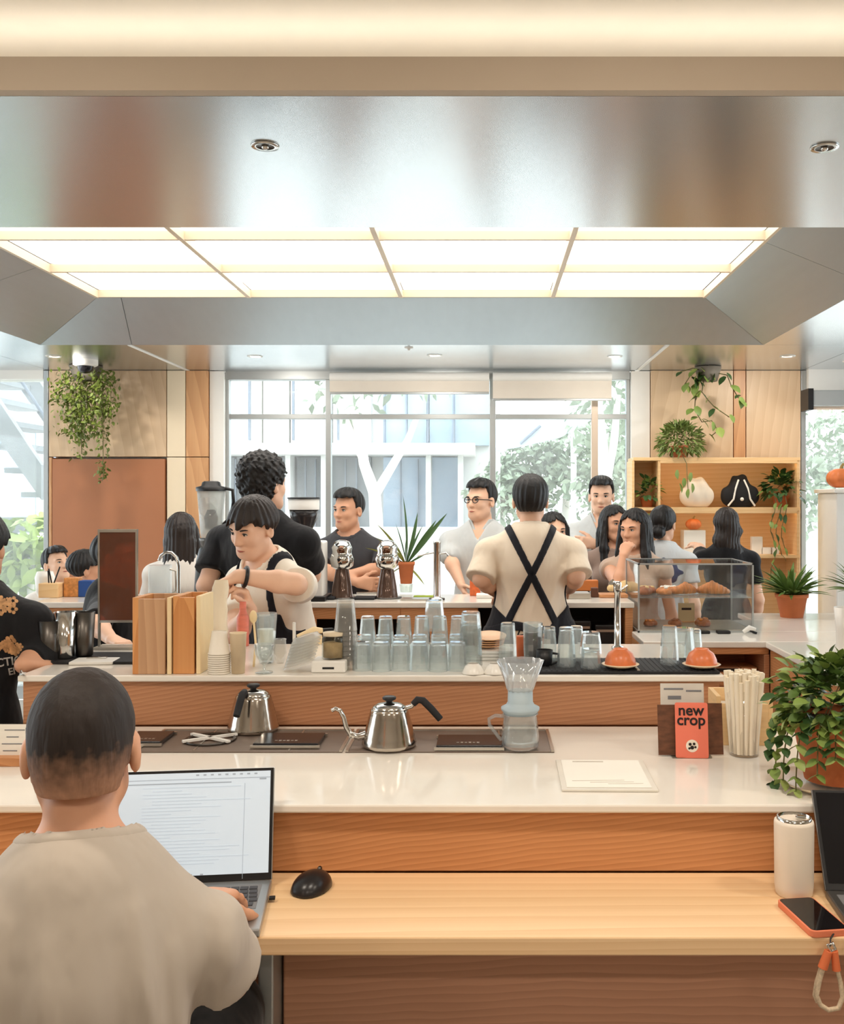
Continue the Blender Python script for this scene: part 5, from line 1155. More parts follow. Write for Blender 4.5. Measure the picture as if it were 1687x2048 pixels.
MB().box((.05, 0, .15), (.1, .16, .3)).build('body', white_paint, t, .01); MB().box((.05, -.081, .24), (.03, .002, .05)).build('dial_plate', black, t); MB().box((.02, -.02, .012), (.2, .22, .024)).build('foot', black, t, .004)
MB().lathe([(.03, .3), (.036, .34), (.07, .42), (.075, .46), (0, .46)], 16, (-.01, 0, 0), cap=False).build('hopper', mat('smoked_hopper', (48, 46, 48), .2, var=.1), t); MB().lathe([(.08, .46), (.08, .515), (0, .515)], 20, (-.01, 0, 0)).build('bean_bin', white_paint, t); MB().lathe([(.084, .515), (.084, .523), (0, .524)], 20, (-.01, 0, 0)).build('lid', black, t)
# water tap and pitcher at left
p = on(345, 1196, Z3); t = empty('water_tap', (p.x, 5.12, Z3), 0, 'arched chrome water tap in front of the woman in white', 'tap')
MB().tube([(.055, 0, 0), (.055, 0, .17), (.045, 0, .215), (.02, 0, .24), (-.01, 0, .243), (-.035, 0, .225), (-.045, 0, .2)], .008, 10).build('spout', chrome, t); MB().lathe([(.02, 0), (.018, .03), (0, .03)], 14, (.055, 0, 0)).build('base', chrome, t)
t = empty('water_pitcher', (p.x-.02, 5.06, Z3), 0, 'clear square water pitcher under the arched tap', 'pitcher'); MB().prism(rrect(.1, .09, .015), 0, .18).build('jug', clear('jug_plastic', (240, 242, 240)), t); MB().tube([(.05, 0, .16), (.08, 0, .15), (.08, 0, .05), (.05, 0, .03)], .006, 8).build('handle', trim_l, t)
for px, lab in ((392, 'black portafilter handle lying by the curly barista elbow'), (300, 'black tamper lying left of the water pitcher')):
    p = on(px, 1200, Z3); t = empty('portafilter' if px > 350 else 'coffee_tamper', (p.x, p.y+.03, Z3), math.radians(20), lab, 'coffee tool'); MB().lathe([(.028, 0), (.03, .012), (.028, .03), (0, .03)], 16, cap=False).build('head', dark_steel, t); MB().tube([(.02, 0, .018), (.06, 0, .024), (.1, 0, .02)], [.008, .012, .01], 8).build('handle', black, t)
# left end of the back counter
t = flatbox('pen_box', 76, 116, 1196, .075, .09, ply, 'small wooden caddy holding pens at the left end of the back counter', 'caddy')
for k, (x, a) in enumerate(((-.03, .5), (0, -.4), (.02, .9))): MB().tube([(x*.5, 0, .07), (x+.03*a, -.01, .14+.01*k)], .004, 6).build('pen', black, t)
t = flatbox('orange_parcel', 127, 156, 1194, .1, .06, mat('orange_pattern', (214, 138, 76), .6, var=.4, scale=60), 'orange patterned parcel left of the blue box', 'parcel')
t = flatbox('blue_box', 156, 184, 1194, .085, .07, mat('deep_blue_card', (34, 74, 140), .6), 'deep blue box at the left end of the back counter', 'box')
t = empty('white_vase', tuple(on(90, 1192, Z3)), 0, 'white ribbed vase behind the wooden pen caddy', 'vase'); MB().lathe([(.035, 0), (.045, .02), (.05, .1), (.04, .13), (.034, .13), (.044, .1), (.03, .01), (0, .01)], 18, cap=False).build('body', ceramic, t)
# right end: till machines
dk = mat('till_black', (28, 27, 28), .35)
t = flatbox('card_terminal', 1128, 1180, 1198, .03, .12, trim_l, 'silver till keyboard by the right hand of the crossed apron barista', 'till')
t = flatbox('orange_cards_box', 1152, 1196, 1182, .06, .06, mat('orange_box', (214, 128, 66), .5, var=.1), 'orange card box near the chin-resting woman', 'box')
t = flatbox('brown_cup', 1182, 1196, 1195, .05, .04, mat('brown_card', (92, 54, 36), .6), 'small brown cup in front of the orange card box', 'cup')
t = flatbox('bread_board', 1198, 1256, 1196, .018, .12, oak_r, 'wooden board with a loaf at the right end of the back counter', 'board')
crust = mat('pale_crust', (224, 190, 136), .7, var=.25, scale=30, bump=.3)
p = on(1238, 1190, Z3); t = empty('bread_loaf', (p.x, p.y+.03, Z3+.0185), 0, 'pale round loaf on the wooden board', 'bread'); f = Field((-.09, -.07, -.01), (.09, .07, .07), .004); f.ell((0, 0, .015), (.06, .045, .035), None, 0); f.ell((.03, 0, .02), (.035, .04, .035), None, .02); X, Y, Z = f.full(); f.v = np.maximum(f.v+.003*np.sin(X*120), -Z).astype(EXY); f.build('crust', crust, t)
def machine(px0, px1, z0, h, label):
    x0, x1 = X5(px0), X5(px1); t = empty('receipt_printer', ((x0+x1)/2, 5.07, z0), 0, label, 'printer', 'black machines under the back counter'); w_ = x1-x0
    MB().box((0, 0, h/2), (w_, .15, h)).build('case', dk, t, .006); MB().box((0, -.076, h*.82), (w_*.9, .003, .012)).build('paper_slot', trim_l, t); MB().box((0, -.0765, h*.3), (w_*.55, .002, h*.22)).build('label_plate', paper, t); MB().box((0, -.0768, h*.58), (w_*.8, .001, h*.2)).build('cover', black, t)
machine(1190, 1240, .7655, .16, 'black receipt printer with a pale label under the back counter'); machine(1136, 1182, .7655, .18, 'black machine left of the receipt printer under the back counter')
t = empty('paper_roll', (X5(1172), 4.97, .7655), 0, 'small beige paper roll between the black machines', 'roll'); MB().lathe([(.02, 0), (.02, .06), (.006, .06), (0, .058)], 16, cap=False).build('roll', paper, t)
t = empty('wooden_bowl', (X5(978), 5.0, .7655), 0, 'wooden bowl in the dark shelf beside the crossed apron barista', 'bowl'); MB().lathe([(.03, 0), (.04, .005), (.06, .06), (.055, .06), (.035, .012), (0, .01)], 20, cap=False).build('bowl', oak_r, t)
# --- pastry case
CZ4 = .9005; cx0, cx1, cy0, cy1, ch = .748, 1.315, 4.90, 5.33, .335
t = empty('pastry_case', ((cx0+cx1)/2, (cy0+cy1)/2, CZ4), 0, 'glass pastry display case with thin steel frame on the low counter', 'display case'); wx, wy = cx1-cx0, cy1-cy0
for sx in (-1, 1):
    for sy in (-1, 1): MB().box((sx*(wx/2-.004), sy*(wy/2-.004), ch/2), (.008, .008, ch)).build('post', alum, t)
    for z in (.004, ch): MB().box((sx*(wx/2-.004), 0, z), (.008, wy, .008)).build('rail', alum, t)
for sy in (-1, 1):
    for z in (.004, ch): MB().box((0, sy*(wy/2-.004), z), (wx, .008, .008)).build('rail', alum, t)
for sy in (-1, 1): MB().box((0, sy*(wy/2-.004), ch/2), (wx-.016, .004, ch-.01)).build('pane', case_glass, t)
for sx in (-1, 1): MB().box((sx*(wx/2-.004), 0, ch/2), (.004, wy-.016, ch-.01)).build('pane', case_glass, t)
MB().box((0, 0, ch), (wx-.016, wy-.016, .004)).build('top_pane', case_glass, t); MB().box((0, 0, .17), (wx-.018, wy-.018, .004)).build('shelf', clear('shelf_glass', (236, 246, 246), milk=.1), t); MB().box((0, 0, .01), (wx-.018, wy-.018, .006)).build('floor_plate', trim_l, t)
SH = CZ4+.1725; FL = CZ4+.0135
pastry = mat('golden_pastry', (196, 120, 62), .45, var=.55, scale=30, stretch=(2.2, .7, .7), bump=.25); pastry2 = mat('dark_pastry', (150, 84, 44), .45, var=.35, scale=30, bump=.25)
def croissant(x, y, z, rz, label, sc=1., m=None):
    f = Field((-.09*sc, -.06*sc, -.01), (.09*sc, .06*sc, .075*sc), .0035)
    for i in range(-4, 5):
        a = i*.27; r = (.034-.0052*abs(i))*sc; c = (math.sin(a)*.072*sc, (1-math.cos(a))*.06*sc-.01, r*.9); f.ell(c, (.017*sc, r*1.05, r), Rz(math.degrees(a)), .006)
    X, Y, Z = f.full(); f.v = np.maximum(f.v, .002-Z).astype(EXY); o = f.build('croissant', m or pastry, None); o.location = (x, y, z); o.rotation_euler = (0, 0, math.radians(rz)); tag(o, label, 'pastry', 'pastries in the display case'); return o
croissant(1.01, 5.07, SH, 15, 'golden croissant on the upper shelf, the left one', 1.0); croissant(1.15, 5.07, SH, -20, 'large golden croissant on the upper shelf, the right one', 1.1)
def danish(x, y, z, label, m, sc=1., topm=None):
    t = empty('danish_pastry', (x, y, z), rng.uniform(0, 6), label, 'pastry', 'pastries in the display case'); f = Field((-.075*sc, -.06*sc, -.01), (.075*sc, .06*sc, .07*sc), .004); f.ell((0, 0, .015*sc), (.058*sc, .04*sc, .026*sc), None, 0)
    X, Y, Z = f.full(); f.v = np.maximum(f.v+.003*np.sin(X*140)*np.sin(Y*90+1), .001-Z).astype(EXY); f.build('crust', m, t)
    for k in range(5): MB().ball((rng.uniform(-.03, .03)*sc, rng.uniform(-.02, .02)*sc, .036*sc), (.013*sc, .011*sc, .008*sc), 8).build('topping', topm or crust, t)
danish(.80, 5.05, SH, 'nutty danish at the left end of the upper shelf', pastry2); danish(.84, 5.12, SH, 'small dark danish behind the nutty one on the upper shelf', pastry2, .9); danish(.905, 5.06, SH, 'powdered danish in the middle left of the upper shelf', pastry, .95, paper); danish(.95, 5.14, SH, 'powdered danish at the back of the upper shelf', pastry, .9, paper)
danish(.835, 5.06, FL, 'glazed bun at the left of the lower shelf', pastry2, .8, pastry); danish(.96, 5.06, FL, 'glazed bun in the middle of the lower shelf', pastry2, .85, pastry2); danish(1.1, 5.06, FL, 'long glazed bun at the right of the lower shelf', pastry2, .95, pastry)
t = empty('price_card', (1.045, 5.2, FL), 0, 'brown kraft price card standing on the lower pastry shelf', 'card'); MB().box((0, 0, .05), (.085, .003, .1)).build('card', mat('kraft_card', (196, 164, 124), .8), t); MB().box((0, -.002, .07), (.05, .001, .012)).build('print', ink, t); MB().box((0, .012, .003), (.08, .03, .005)).build('foot', oak_r, t)
for px0, px1, lab in ((1390, 1420, 'small black card holder on the counter edge, left of the pair'), (1434, 1461, 'small black card holder on the counter edge, right of the pair')): flatbox('card_holder', px0, px1, 1268, .014, .04, black, lab, 'holder', CZ4, 'black card holders')
t = empty('price_gun', tuple(on(1498, 1268, CZ4)), 0, 'small white and black label gun by the corner of the pastry case', 'tool'); MB().tube([(-.03, 0, .01), (0, 0, .03), (.03, 0, .022)], [.01, .014, .008], 8).build('body', white_paint, t); MB().tube([(0, 0, .02), (.02, 0, .008), (.035, 0, .004)], .006, 8).build('trigger', black, t)
# crates under the low counter
for px0, px1, lab, z0 in ((1415, 1478, 'dark wooden crate of tools on the shelf under the low counter', .6255), (1480, 1511, 'wooden speaker shaped box with a round black opening under the low counter', .6255)):
    x0, x1 = (px0-970)*4.7/F, (px1-970)*4.7/F; t = empty('shelf_box', ((x0+x1)/2, 4.76, z0), 0, lab, 'box'); w_ = x1-x0
    MB().box((0, 0, .07), (w_, .16, .14)).build('case', oak_r if px0 > 1479 else oak_d, t, .002)
    if px0 > 1479: MB().lathe([(.028, 0), (.03, .004), (.02, .005), (0, .002)], 18, (0, -.08, .05), Rx(90), cap=False).build('opening', black, t); MB().lathe([(.012, 0), (.012, .004), (0, .004)], 14, (0, -.08, .11), Rx(90)).build('tweeter', black, t)
    else:
        for k in range(3): MB().box((0, -.082, .03+.038*k), (w_*.9, .004, .022)).build('slat', oak_r, t)
        MB().box((0, -.084, .13), (w_*.8, .004, .014)).build('handle', black, t)
# right edge of the frame on the low counter
p = on(1696, 1326, .9005); t = empty('white_jug', (p.x, p.y+.02, .9005), 0, 'white ceramic jug cut by the right edge of the frame', 'jug'); MB().lathe([(.03, 0), (.04, .01), (.042, .14), (.05, .22), (.047, .22), (.038, .14), (.034, .01), (0, .008)], 22, cap=False).build('body', ceramic, t); MB().tube([(.04, 0, .19), (.075, 0, .17), (.07, 0, .08), (.04, 0, .05)], .007, 8).build('handle', ceramic, t)
p = on(1692, 1347, .9005); t = empty('wooden_dish', (p.x, p.y-.05, .9005), 0, 'dark brown wooden dish at the right edge of the low counter', 'dish'); MB().lathe([(.03, 0), (.035, .004), (.055, .03), (.052, .032), (.03, .008), (0, .008)], 22, cap=False).build('dish', mat('walnut', (84, 46, 30), .4, var=.2, stretch=(1, 6, 1)), t)
# --- shelves on the right column
SX = lambda px, d=7.38: (px-970)*d/F
SZ = lambda py, d=7.38: EYE+(1000-py)*d/F
t = empty('wall_shelf', (SX(1440), 7.53, 0), 0, 'lit plywood wall shelf unit with bags and plants on the right column', 'shelf'); ox, oy = t.location.x, t.location.y
def sb(n, a, b, m=ply): return MB().span((a[0]-ox, a[1]-oy, a[2]), (b[0]-ox, b[1]-oy, b[2])).build(n, m, t, .0015)
for py in (918, 1018, 1113): sb('shelf_board', (SX(1266), 7.38, SZ(py)-.012), (SX(1600), 7.66, SZ(py)+.012))
for a in (1266, 1318, 1596): sb('upright', (SX(a)-.009, 7.385, .02), (SX(a)+.009, 7.66, SZ(918)-.012))
sb('back_board', (SX(1266), 7.66, .02), (SX(1600), 7.685, SZ(918)-.012)); sb('shelf_board', (SX(1266), 7.38, .2), (SX(1600), 7.66, .22))
for py, e_ in ((918, 7.), (1018, 5.)):
    MB().box((SX(1457)-ox, -.125, SZ(py)-.018), (.98, .014, .008)).build('shelf_light', mat('shelf_led_%d' % py, (255, 226, 180), .5, emit=e_), t); sb('valance', (SX(1320), 7.38, SZ(py)-.032), (SX(1594), 7.39, SZ(py)-.012))
def bag(px, m, label, w_=.23, h_=.21, stripes=None, nk=.03):
    z = SZ(1018)+.0125; t = empty('drawstring_bag', (SX(px, 7.48), 7.5, z), 0, label, 'bag', 'drawstring bags on the shelf'); f = Field((-.17, -.12, -.01), (.17, .12, .27), .006)
    f.ell((0, 0, .07), (w_/2, .06, .085), None, 0); f.ell((0, 0, .12), (w_*.42, .052, .075), None, .05); f.ell((0, 0, h_-.045), (nk+.015, .04, .045), None, .04); f.ell((0, 0, h_-.01), (.05, .03, .016), None, .02)
    X, Y, Z = f.full(); f.v = np.maximum(f.v+.006*np.sin(X*70+Z*12)*np.clip(Z*8, 0, 1), .001-Z).astype(EXY); f.build('pouch', m, t)
    MB().tube([(.035*math.cos(a), .028*math.sin(a), h_-.03+.004*math.sin(3*a)) for a in np.linspace(0, 6.28, 17)[:-1]], .004, 6, True).build('cord', stripes or paper, t)
    if stripes:
        for s_ in (-1, 1): MB().tube([(s_*.02, -.042, h_-.03), (s_*.045, -.06, h_*.6), (s_*.062, -.066, .06), (s_*.1, -.05, .01)], .007, 6).build('stripe', stripes, t)
        MB().lathe([(.012, 0), (.014, .003), (0, .004)], 14, (0, -.064, .06), Rx(90)).build('badge', stripes, t)
bag(1394, mat('undyed_cotton', (226, 214, 196), .9, var=.06, bump=.3, bscale=18), 'undyed cotton drawstring bag on the upper shelf', .25, .215, nk=.06); bag(1480, mat('black_cotton', (26, 26, 28), .85, var=.2, bump=.3, bscale=18), 'black drawstring bag with white cords on the upper shelf', .28, .235, paper, .045)
zs = SZ(1113)+.0125
for px, w_, h_, lab in ((1512, .08, .13, 'tall white card box on the lower shelf'), (1530, .07, .05, 'low white box beside the tall white one'), (1549, .05, .05, 'small white pot shaped carton under the trailing plant')):
    o = MB().box((0, 0, h_/2), (w_, .05, h_)).build('carton', paper, None, .002); o.location = (SX(px, 7.5), 7.5, zs); tag(o, lab, 'carton', 'white cartons on the lower shelf')
pump = mat('pumpkin_skin', (222, 124, 68), .5, var=.15, scale=10)
def pumpkin(loc, r, label):
    t = empty('pumpkin', loc, 0, label, 'pumpkin'); f = Field((-1.4*r, -1.4*r, -.02), (1.4*r, 1.4*r, 1.9*r), r/9); X, Y, Z = f.full(); a = np.arctan2(Y, X); rr = np.sqrt(X*X+Y*Y); rib = 1+.06*np.cos(a*9)
    f.v = ((np.sqrt((rr/(1.05*r*rib))**2+((Z-.8*r)/(.8*r))**2)-1)*r*.8+.15*r*np.exp(-(rr/(.25*r))**2)).astype(EXY); f.build('body', pump, t); MB().tube([(0, 0, 1.35*r), (.05*r, 0, 1.7*r), (.2*r, 0, 1.9*r)], [.16*r, .12*r, .1*r], 8).build('stem', mat('stem', (150, 130, 80), .8), t)
pumpkin((SX(1386, 7.5), 7.5, SZ(1060, 7.5)), .055, 'small orange pumpkin on the shelf between the two long haired women')
b_ = tag(MB().box((0, 0, 0), (.16, .14, .3)).build('display_plinth', paper), 'white plinth block carrying the small pumpkin on the lower shelf', 'plinth'); b_.location = (SX(1386, 7.5), 7.52, SZ(1060, 7.5)-.1505); b_.scale = (1, 1, (SZ(1060, 7.5)-zs)/.3); b_.location.z = (SZ(1060, 7.5)+zs)/2-.0005
# right end: white ledge with pumpkin by the window
t = empty('window_ledge', (2.80, 7.3, 0), 0, 'white window ledge unit at the far right with a pumpkin on top', 'ledge'); MB().box((0, 0, .8), (.62, .4, 1.6)).build('plinth', white_paint, t, .01); MB().box((0, 0, 1.615), (.66, .44, .03)).build('top', ceramic, t, .005)
pumpkin((2.56, 7.2, 1.631), .095, 'orange pumpkin on the white ledge at the right edge')
# ceiling fittings
for px, py, lab in ((530, 291, 'left'), (1648, 294, 'right')):
    d = F*(CZ-EYE)/(1000-py); x = (px-970)*d/F; t = empty('spotlight', (x, d, CZ), 0, 'small round recessed spotlight in the steel canopy, the %s one' % lab, 'spotlight', 'recessed spotlights')
    MB().lathe([(.026, -.004), (.038, -.005), (.04, -.001), (.026, -.0005)], 24, cap=False).build('ring', chrome, t); MB().lathe([(.026, -.003), (.02, -.0012), (0, -.001)], 20, cap=False).build('lens', dark_steel, t); MB().ball((0, 0, -.004), (.011, .011, .008), 10).build('lamp', chrome, t)
d = 7.14; t = empty('security_camera', ((171-970)*d/F, d, CZ), 0, 'white dome security camera on the soffit above the left hanging plant', 'camera'); MB().lathe([(.085, 0), (.085, -.035), (.07, -.045), (0, -.045)], 24, cap=False).build('housing', white_paint, t); MB().lathe([(.055, -.045), (.05, -.075), (.03, -.092), (0, -.098)], 20, cap=False).build('dome', mat('dome_black', (24, 24, 28), .08), t)
d = 7.0; t = empty('air_vent', (2.5, 5.6, CZ), 0, 'slim linear air vent in the soffit at the right', 'vent'); MB().box((0, 0, -.003), (.06, .7, .008)).build('frame', alum, t)
for k in (-1, 1): MB().box((k*.012, 0, -.008), (.008, .66, .004)).build('slot', black, t)
for x, y in ((-.5, 6.55), (-2.9, 7.3), (2.6, 7.2)):
    t = empty('sprinkler', (x, y, CZ), 0, 'small white sprinkler rosette on the soffit, %s' % {-.5: 'near the middle', -2.9: 'by the left plant', 2.6: 'at the far right'}[x], 'sprinkler', 'soffit sprinklers'); MB().lathe([(.03, 0), (.028, -.006), (.01, -.008), (.008, -.02), (0, -.02)], 16, cap=False).build('rosette', white_paint, t)
# printed words and pattern on the black tee
def project(o, target, direction):
    """lays a flat mesh on the cloth behind it, along one direction"""
    bpy.context.view_layer.update(); te = target.data; mw = target.matrix_world
    bv = BVHTree.FromPolygons([mw @ v.co for v in te.vertices], [tuple(p.vertices) for p in te.polygons]); d_ = Vector(direction).normalized()
    par = o.parent; om = o.matrix_world.copy(); inv = om.inverted()
    for v in o.data.vertices:
        h = bv.ray_cast(om @ v.co-d_*.6, d_)
        if h[0]: v.co = inv @ (h[0]-d_*.0025+(om @ v.co-om @ Vector((v.co.x, v.co.y, 0))))
L_ = PEOPLE['left']; vd = (P(30, 1300, 3.0)-Vector((0, 0, EYE))).normalized(); bw = mat('tee_print_white', (206, 202, 196), .8); fl_m = mat('tee_print_flowers', (206, 150, 104), .8, var=.5, scale=60)
def subdiv(o, n=1):
    bm = bmesh.new(); bm.from_mesh(o.data); bmesh.ops.triangulate(bm, faces=bm.faces); bm.to_mesh(o.data); bm.free()
def teeprint(s, px, py, size, m, rot=0.):
    o = text_mesh('tee_lettering', s, size, m, L_['root'], .0003, bold=.0006); c = P(px, py, 2.85); o.matrix_world = Matrix.Translation(c) @ Matrix.Rotation(math.radians(90), 4, 'X') @ Matrix.Rotation(math.radians(rot), 4, 'Z')
    o.matrix_parent_inverse = Matrix.Identity(4); o.location = c-L_['root'].location; subdiv(o); project(o, L_['shirt'], vd)
for s, px, py, sz, r in (('CTION', 28, 1324, .036, 8), ('ENC', 36, 1345, .03, 10)):
    teeprint(s, px, py, sz, bw, r)
def flowers(px, py, n, spread, m, name='tee_flowers'):
    mb = MB()
    for k in range(n):
        a = rng.uniform(0, 6.28); q = math.sqrt(rng.random())*spread; r = rng.uniform(.006, .011); cx_, cz_ = q*math.cos(a), q*.6*math.sin(a)
        for j in range(5):
            b = j*1.257; mb.add([(cx_+r*math.cos(b)+r*.6*math.cos(c), cz_+r*math.sin(b)+r*.6*math.sin(c), 0) for c in np.linspace(0, 6.28, 7)[:-1]], [tuple(range(6))])
    o = mb.build(name, m, L_['root']); c = P(px, py, 2.85); o.rotation_euler = (math.radians(90), 0, 0); o.location = c-L_['root'].location; project(o, L_['shirt'], vd)
flowers(16, 1292, 16, .035, fl_m); flowers(10, 1205, 14, .04, fl_m)
# ------------------------------------------------------------------ plants
def leafmat(name, c, var=.25): return mat(name, c, .45, var=var, scale=7, spec=.4)
g_mid = leafmat('leaf_green', (124, 146, 72)); g_dark = leafmat('deep_leaf_green', (62, 92, 48)); g_lime = leafmat('lime_leaf', (156, 172, 88)); g_grey = leafmat('fine_leaf_green', (122, 140, 74))
stem_m = mat('plant_stem', (112, 104, 62), .7)
def leaf_data(name, L_, w_, m, fold=.18, tip=.5, heart=False, n=5, droop=.25):
    """one leaf blade: two halves folded along the midrib, curved to its tip, lying along +x"""
    vs = []; fs = []
    for i in range(n+1):
        u = i/n; wv = math.sin(math.pi*min(1, u*(.9 if heart else 1)+(.12 if heart else 0)))**(.8)*w_/2 if 0 < i < n else (w_*.22 if heart and i == 0 else w_*.03)
        if i == n: wv = .0005
        x = u*L_-(.08*L_ if heart and i == 0 else 0); z = -droop*L_*u*u
        vs += [(x, -wv, z+fold*wv), (x, 0, z), (x, wv, z+fold*wv)]
    for i in range(n):
        a = i*3; fs += [(a, a+1, a+4, a+3), (a+1, a+2, a+5, a+4)]
    o = MB().add(vs, fs, True).build(name, m); d = o.data; bpy.data.objects.remove(o); return d
def leaf(par, d, loc, direction, sc=1., roll=0.):
    o = bpy.data.objects.new('leaf', d); COL.objects.link(o); o.parent = par; o.location = loc
    x = Vector(direction).normalized(); y = Vector((0, 0, 1)).cross(x)
    y = y.normalized() if y.length > 1e-4 else Vector((0, 1, 0)); z = x.cross(y)
    M_ = Matrix((x, y, z)).transposed() @ Matrix.Rotation(roll, 3, 'X'); o.rotation_euler = M_.to_euler(); o.scale = (sc,)*3; return o
def foliage(par, pts, d, name='foliage', kind=True):
    """many small leaves joined into one part; pts = (location, direction, scale, roll)"""
    base = np.array([v.co[:] for v in d.vertices]); n = len(base); V = []; Fc = []; fs = [tuple(p.vertices) for p in d.polygons]
    for k, (loc, dr, sc, roll) in enumerate(pts):
        x = Vector(dr).normalized(); y = Vector((0, 0, 1)).cross(x); y = y.normalized() if y.length > 1e-4 else Vector((0, 1, 0)); z = x.cross(y)
        M_ = np.array((Matrix((x, y, z)).transposed() @ Matrix.Rotation(roll, 3, 'X')))*sc
        V += (base@M_.T+np.array(loc)).tolist(); Fc += [tuple(i+k*n for i in f) for f in fs]
    me = bpy.data.meshes.new(name); me.from_pydata(V, [], Fc); me.materials.append(d.materials[0]); me.polygons.foreach_set('use_smooth', [True]*len(Fc)); o = bpy.data.objects.new(name, me); COL.objects.link(o); o.parent = par
    if kind: o['kind'] = 'stuff'
    return o
def pot(t, r, h, m=terracotta, z=0., saucer=0):
    MB().lathe([(r*.72, z), (r*.98, z+h*.84), (r*1.06, z+h*.84), (r*1.08, z+h), (r*.95, z+h), (r*.9, z+h*.86), (0, z+h*.86)], 28, cap=False).build('pot', m, t); MB().lathe([(0, z+h*.885), (r*.9, z+h*.87)], 20, cap=False).build('soil', mat('soil', (58, 44, 36), 1., bump=.5), t)
    if saucer: MB().lathe([(r*saucer*.8, 0), (r*saucer, .012), (r*saucer*.97, .014), (r*saucer*.78, .004), (0, .004)], 28, cap=False).build('saucer', saucer_m, t)
R_ = lambda a, b: rng.uniform(a, b)
# front plant at the right end of the bar
t = empty('trailing_plant', (.80, 2.28, .9), 0, 'bushy trailing plant in a terracotta pot on the right end of the white bar', 'plant'); pot(t, .098, .15, z=.014, saucer=1.35)
ld = leaf_data('leaf', .030, .025, g_mid, heart=True); ld2 = leaf_data('leaf', .03, .022, leafmat('fresh_leaf', (156, 172, 98)), heart=True); ld3 = leaf_data('leaf', .032, .024, g_dark, heart=True); cnt = 0
for k in range(200):
    a = R_(0, 6.283); ph = R_(-.25, 1.35); r = .135+R_(-.03, .02); v = Vector((math.cos(a)*math.cos(ph), math.sin(a)*math.cos(ph), math.sin(ph)*.85))
    if v.z < -.1: v *= 1.05
    leaf(t, rng.choice((ld, ld2, ld, ld3)), v*r+Vector((0, 0, .175)), v+Vector((R_(-.5, .5), R_(-.5, .5), R_(-.6, .2))), R_(.8, 1.25), R_(-.6, .6))
pts = []
for k in range(420):
    a = R_(0, 6.283); ph = R_(-.3, 1.4); r = R_(.07, .135); v = Vector((math.cos(a)*math.cos(ph), math.sin(a)*math.cos(ph), math.sin(ph)*.85)); pts.append((v*r+Vector((0, 0, .175)), v+Vector((R_(-.6, .6), R_(-.6, .6), R_(-.6, .3))), R_(.7, 1.1), R_(-.8, .8)))
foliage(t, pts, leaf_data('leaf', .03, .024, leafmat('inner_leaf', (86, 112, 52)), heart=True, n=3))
for (a, L2) in ((185, .2), (200, .17), (215, .2), (172, .12), (235, .14), (250, .1)):
    a = math.radians(a); pts = []
    for i in range(9):
        u = i/8; rr = .09+.045*math.sin(u*1.7)+.01*u; pts.append(Vector((rr*math.cos(a), rr*math.sin(a), max(.012, .175+.02*u-L2*u*u*1.0))))
    MB().tube(pts, .0017, 5).build('vine', stem_m, t)
    for i in range(1, 9):
        for s_ in (-1, 1): leaf(t, rng.choice((ld, ld2, ld3)), pts[i], Vector((math.cos(a+s_*1.2), math.sin(a+s_*1.2), -.4)), R_(.8, 1.15), R_(-.5, .5))
for k in range(20): MB().tube([(R_(-.05, .05), R_(-.05, .05), .14), (R_(-.1, .1), R_(-.1, .1), .25)], .0014, 5).build('stem', stem_m, t) if k < 6 else None
# snake plant on the back counter
p = on(812, 1186, Z3); t = empty('snake_plant', (p.x, p.y, Z3), 0, 'spiky snake plant in a terracotta pot on a glass stand, middle of the back counter', 'plant')
MB().lathe([(.03, 0), (.036, .004), (.04, .05), (.036, .05), (.03, .006), (0, .005)], 20, cap=False).build('stand', clear('jar_glass', (240, 240, 236)), t); pot(t, .044, .12, z=.052)
sp = leaf_data('leaf', .3, .024, g_dark, fold=.5, droop=.05, n=7); sp2 = leaf_data('leaf', .3, .03, leafmat('olive_leaf', (134, 140, 66)), fold=.4, droop=.16, n=7)
for a, e, s_, q in ((95, 88, 1.25, 0), (60, 66, 1.05, 0), (20, 55, 1.0, 0), (10, 52, 1.2, 0), (130, 70, .8, 0), (165, 48, .75, 1), (175, 30, .8, 1), (185, 62, .9, 1), (190, 20, .6, 1), (0, 30, .5, 0), (200, -25, .55, 1), (345, -40, .5, 1), (270, 60, .6, 0), (240, 40, .55, 1), (30, 75, .7, 0), (330, 66, .8, 0)):
    a, e = math.radians(a), math.radians(e); leaf(t, sp2 if q else sp, (0, 0, .155), (math.cos(a)*math.cos(e), math.sin(a)*math.cos(e), math.sin(e)), s_, 1.2 if q == 0 else .6)
# ferns in pots by the pastry case
def fern(name, loc, r, h, n, L_, label, m, wd=.035, seed=1, potm=terracotta):
    rr = random.Random(seed); t = empty(name, loc, 0, label, 'plant'); pot(t, r, h, potm); fd = leaf_data('leaf', L_, wd, m, fold=.35, droop=.35, n=7)
    for k in range(n):
        a = k*2.4+rr.uniform(-.2, .2); e = rr.uniform(.3, 1.42); leaf(t, fd, (.3*r*math.cos(a), .3*r*math.sin(a), h*.9), (math.cos(a)*math.cos(e), math.sin(a)*math.cos(e), math.sin(e)), rr.uniform(.7, 1.1), rr.uniform(-.4, .4))
    return t
t = fern('potted_fern', (1.7, 5.55, .9005), .085, .13, 120, .19, 'bushy green fern in a square-shouldered terracotta pot right of the pastry case', leafmat('fern_green', (104, 132, 66)), .024, 3)
t = fern('potted_fern', (2.1, 5.58, .9005), .075, .14, 80, .2, 'leafy plant in a terracotta pot at the right edge behind the low counter', leafmat('fern_green', (104, 132, 66)), .024, 5)
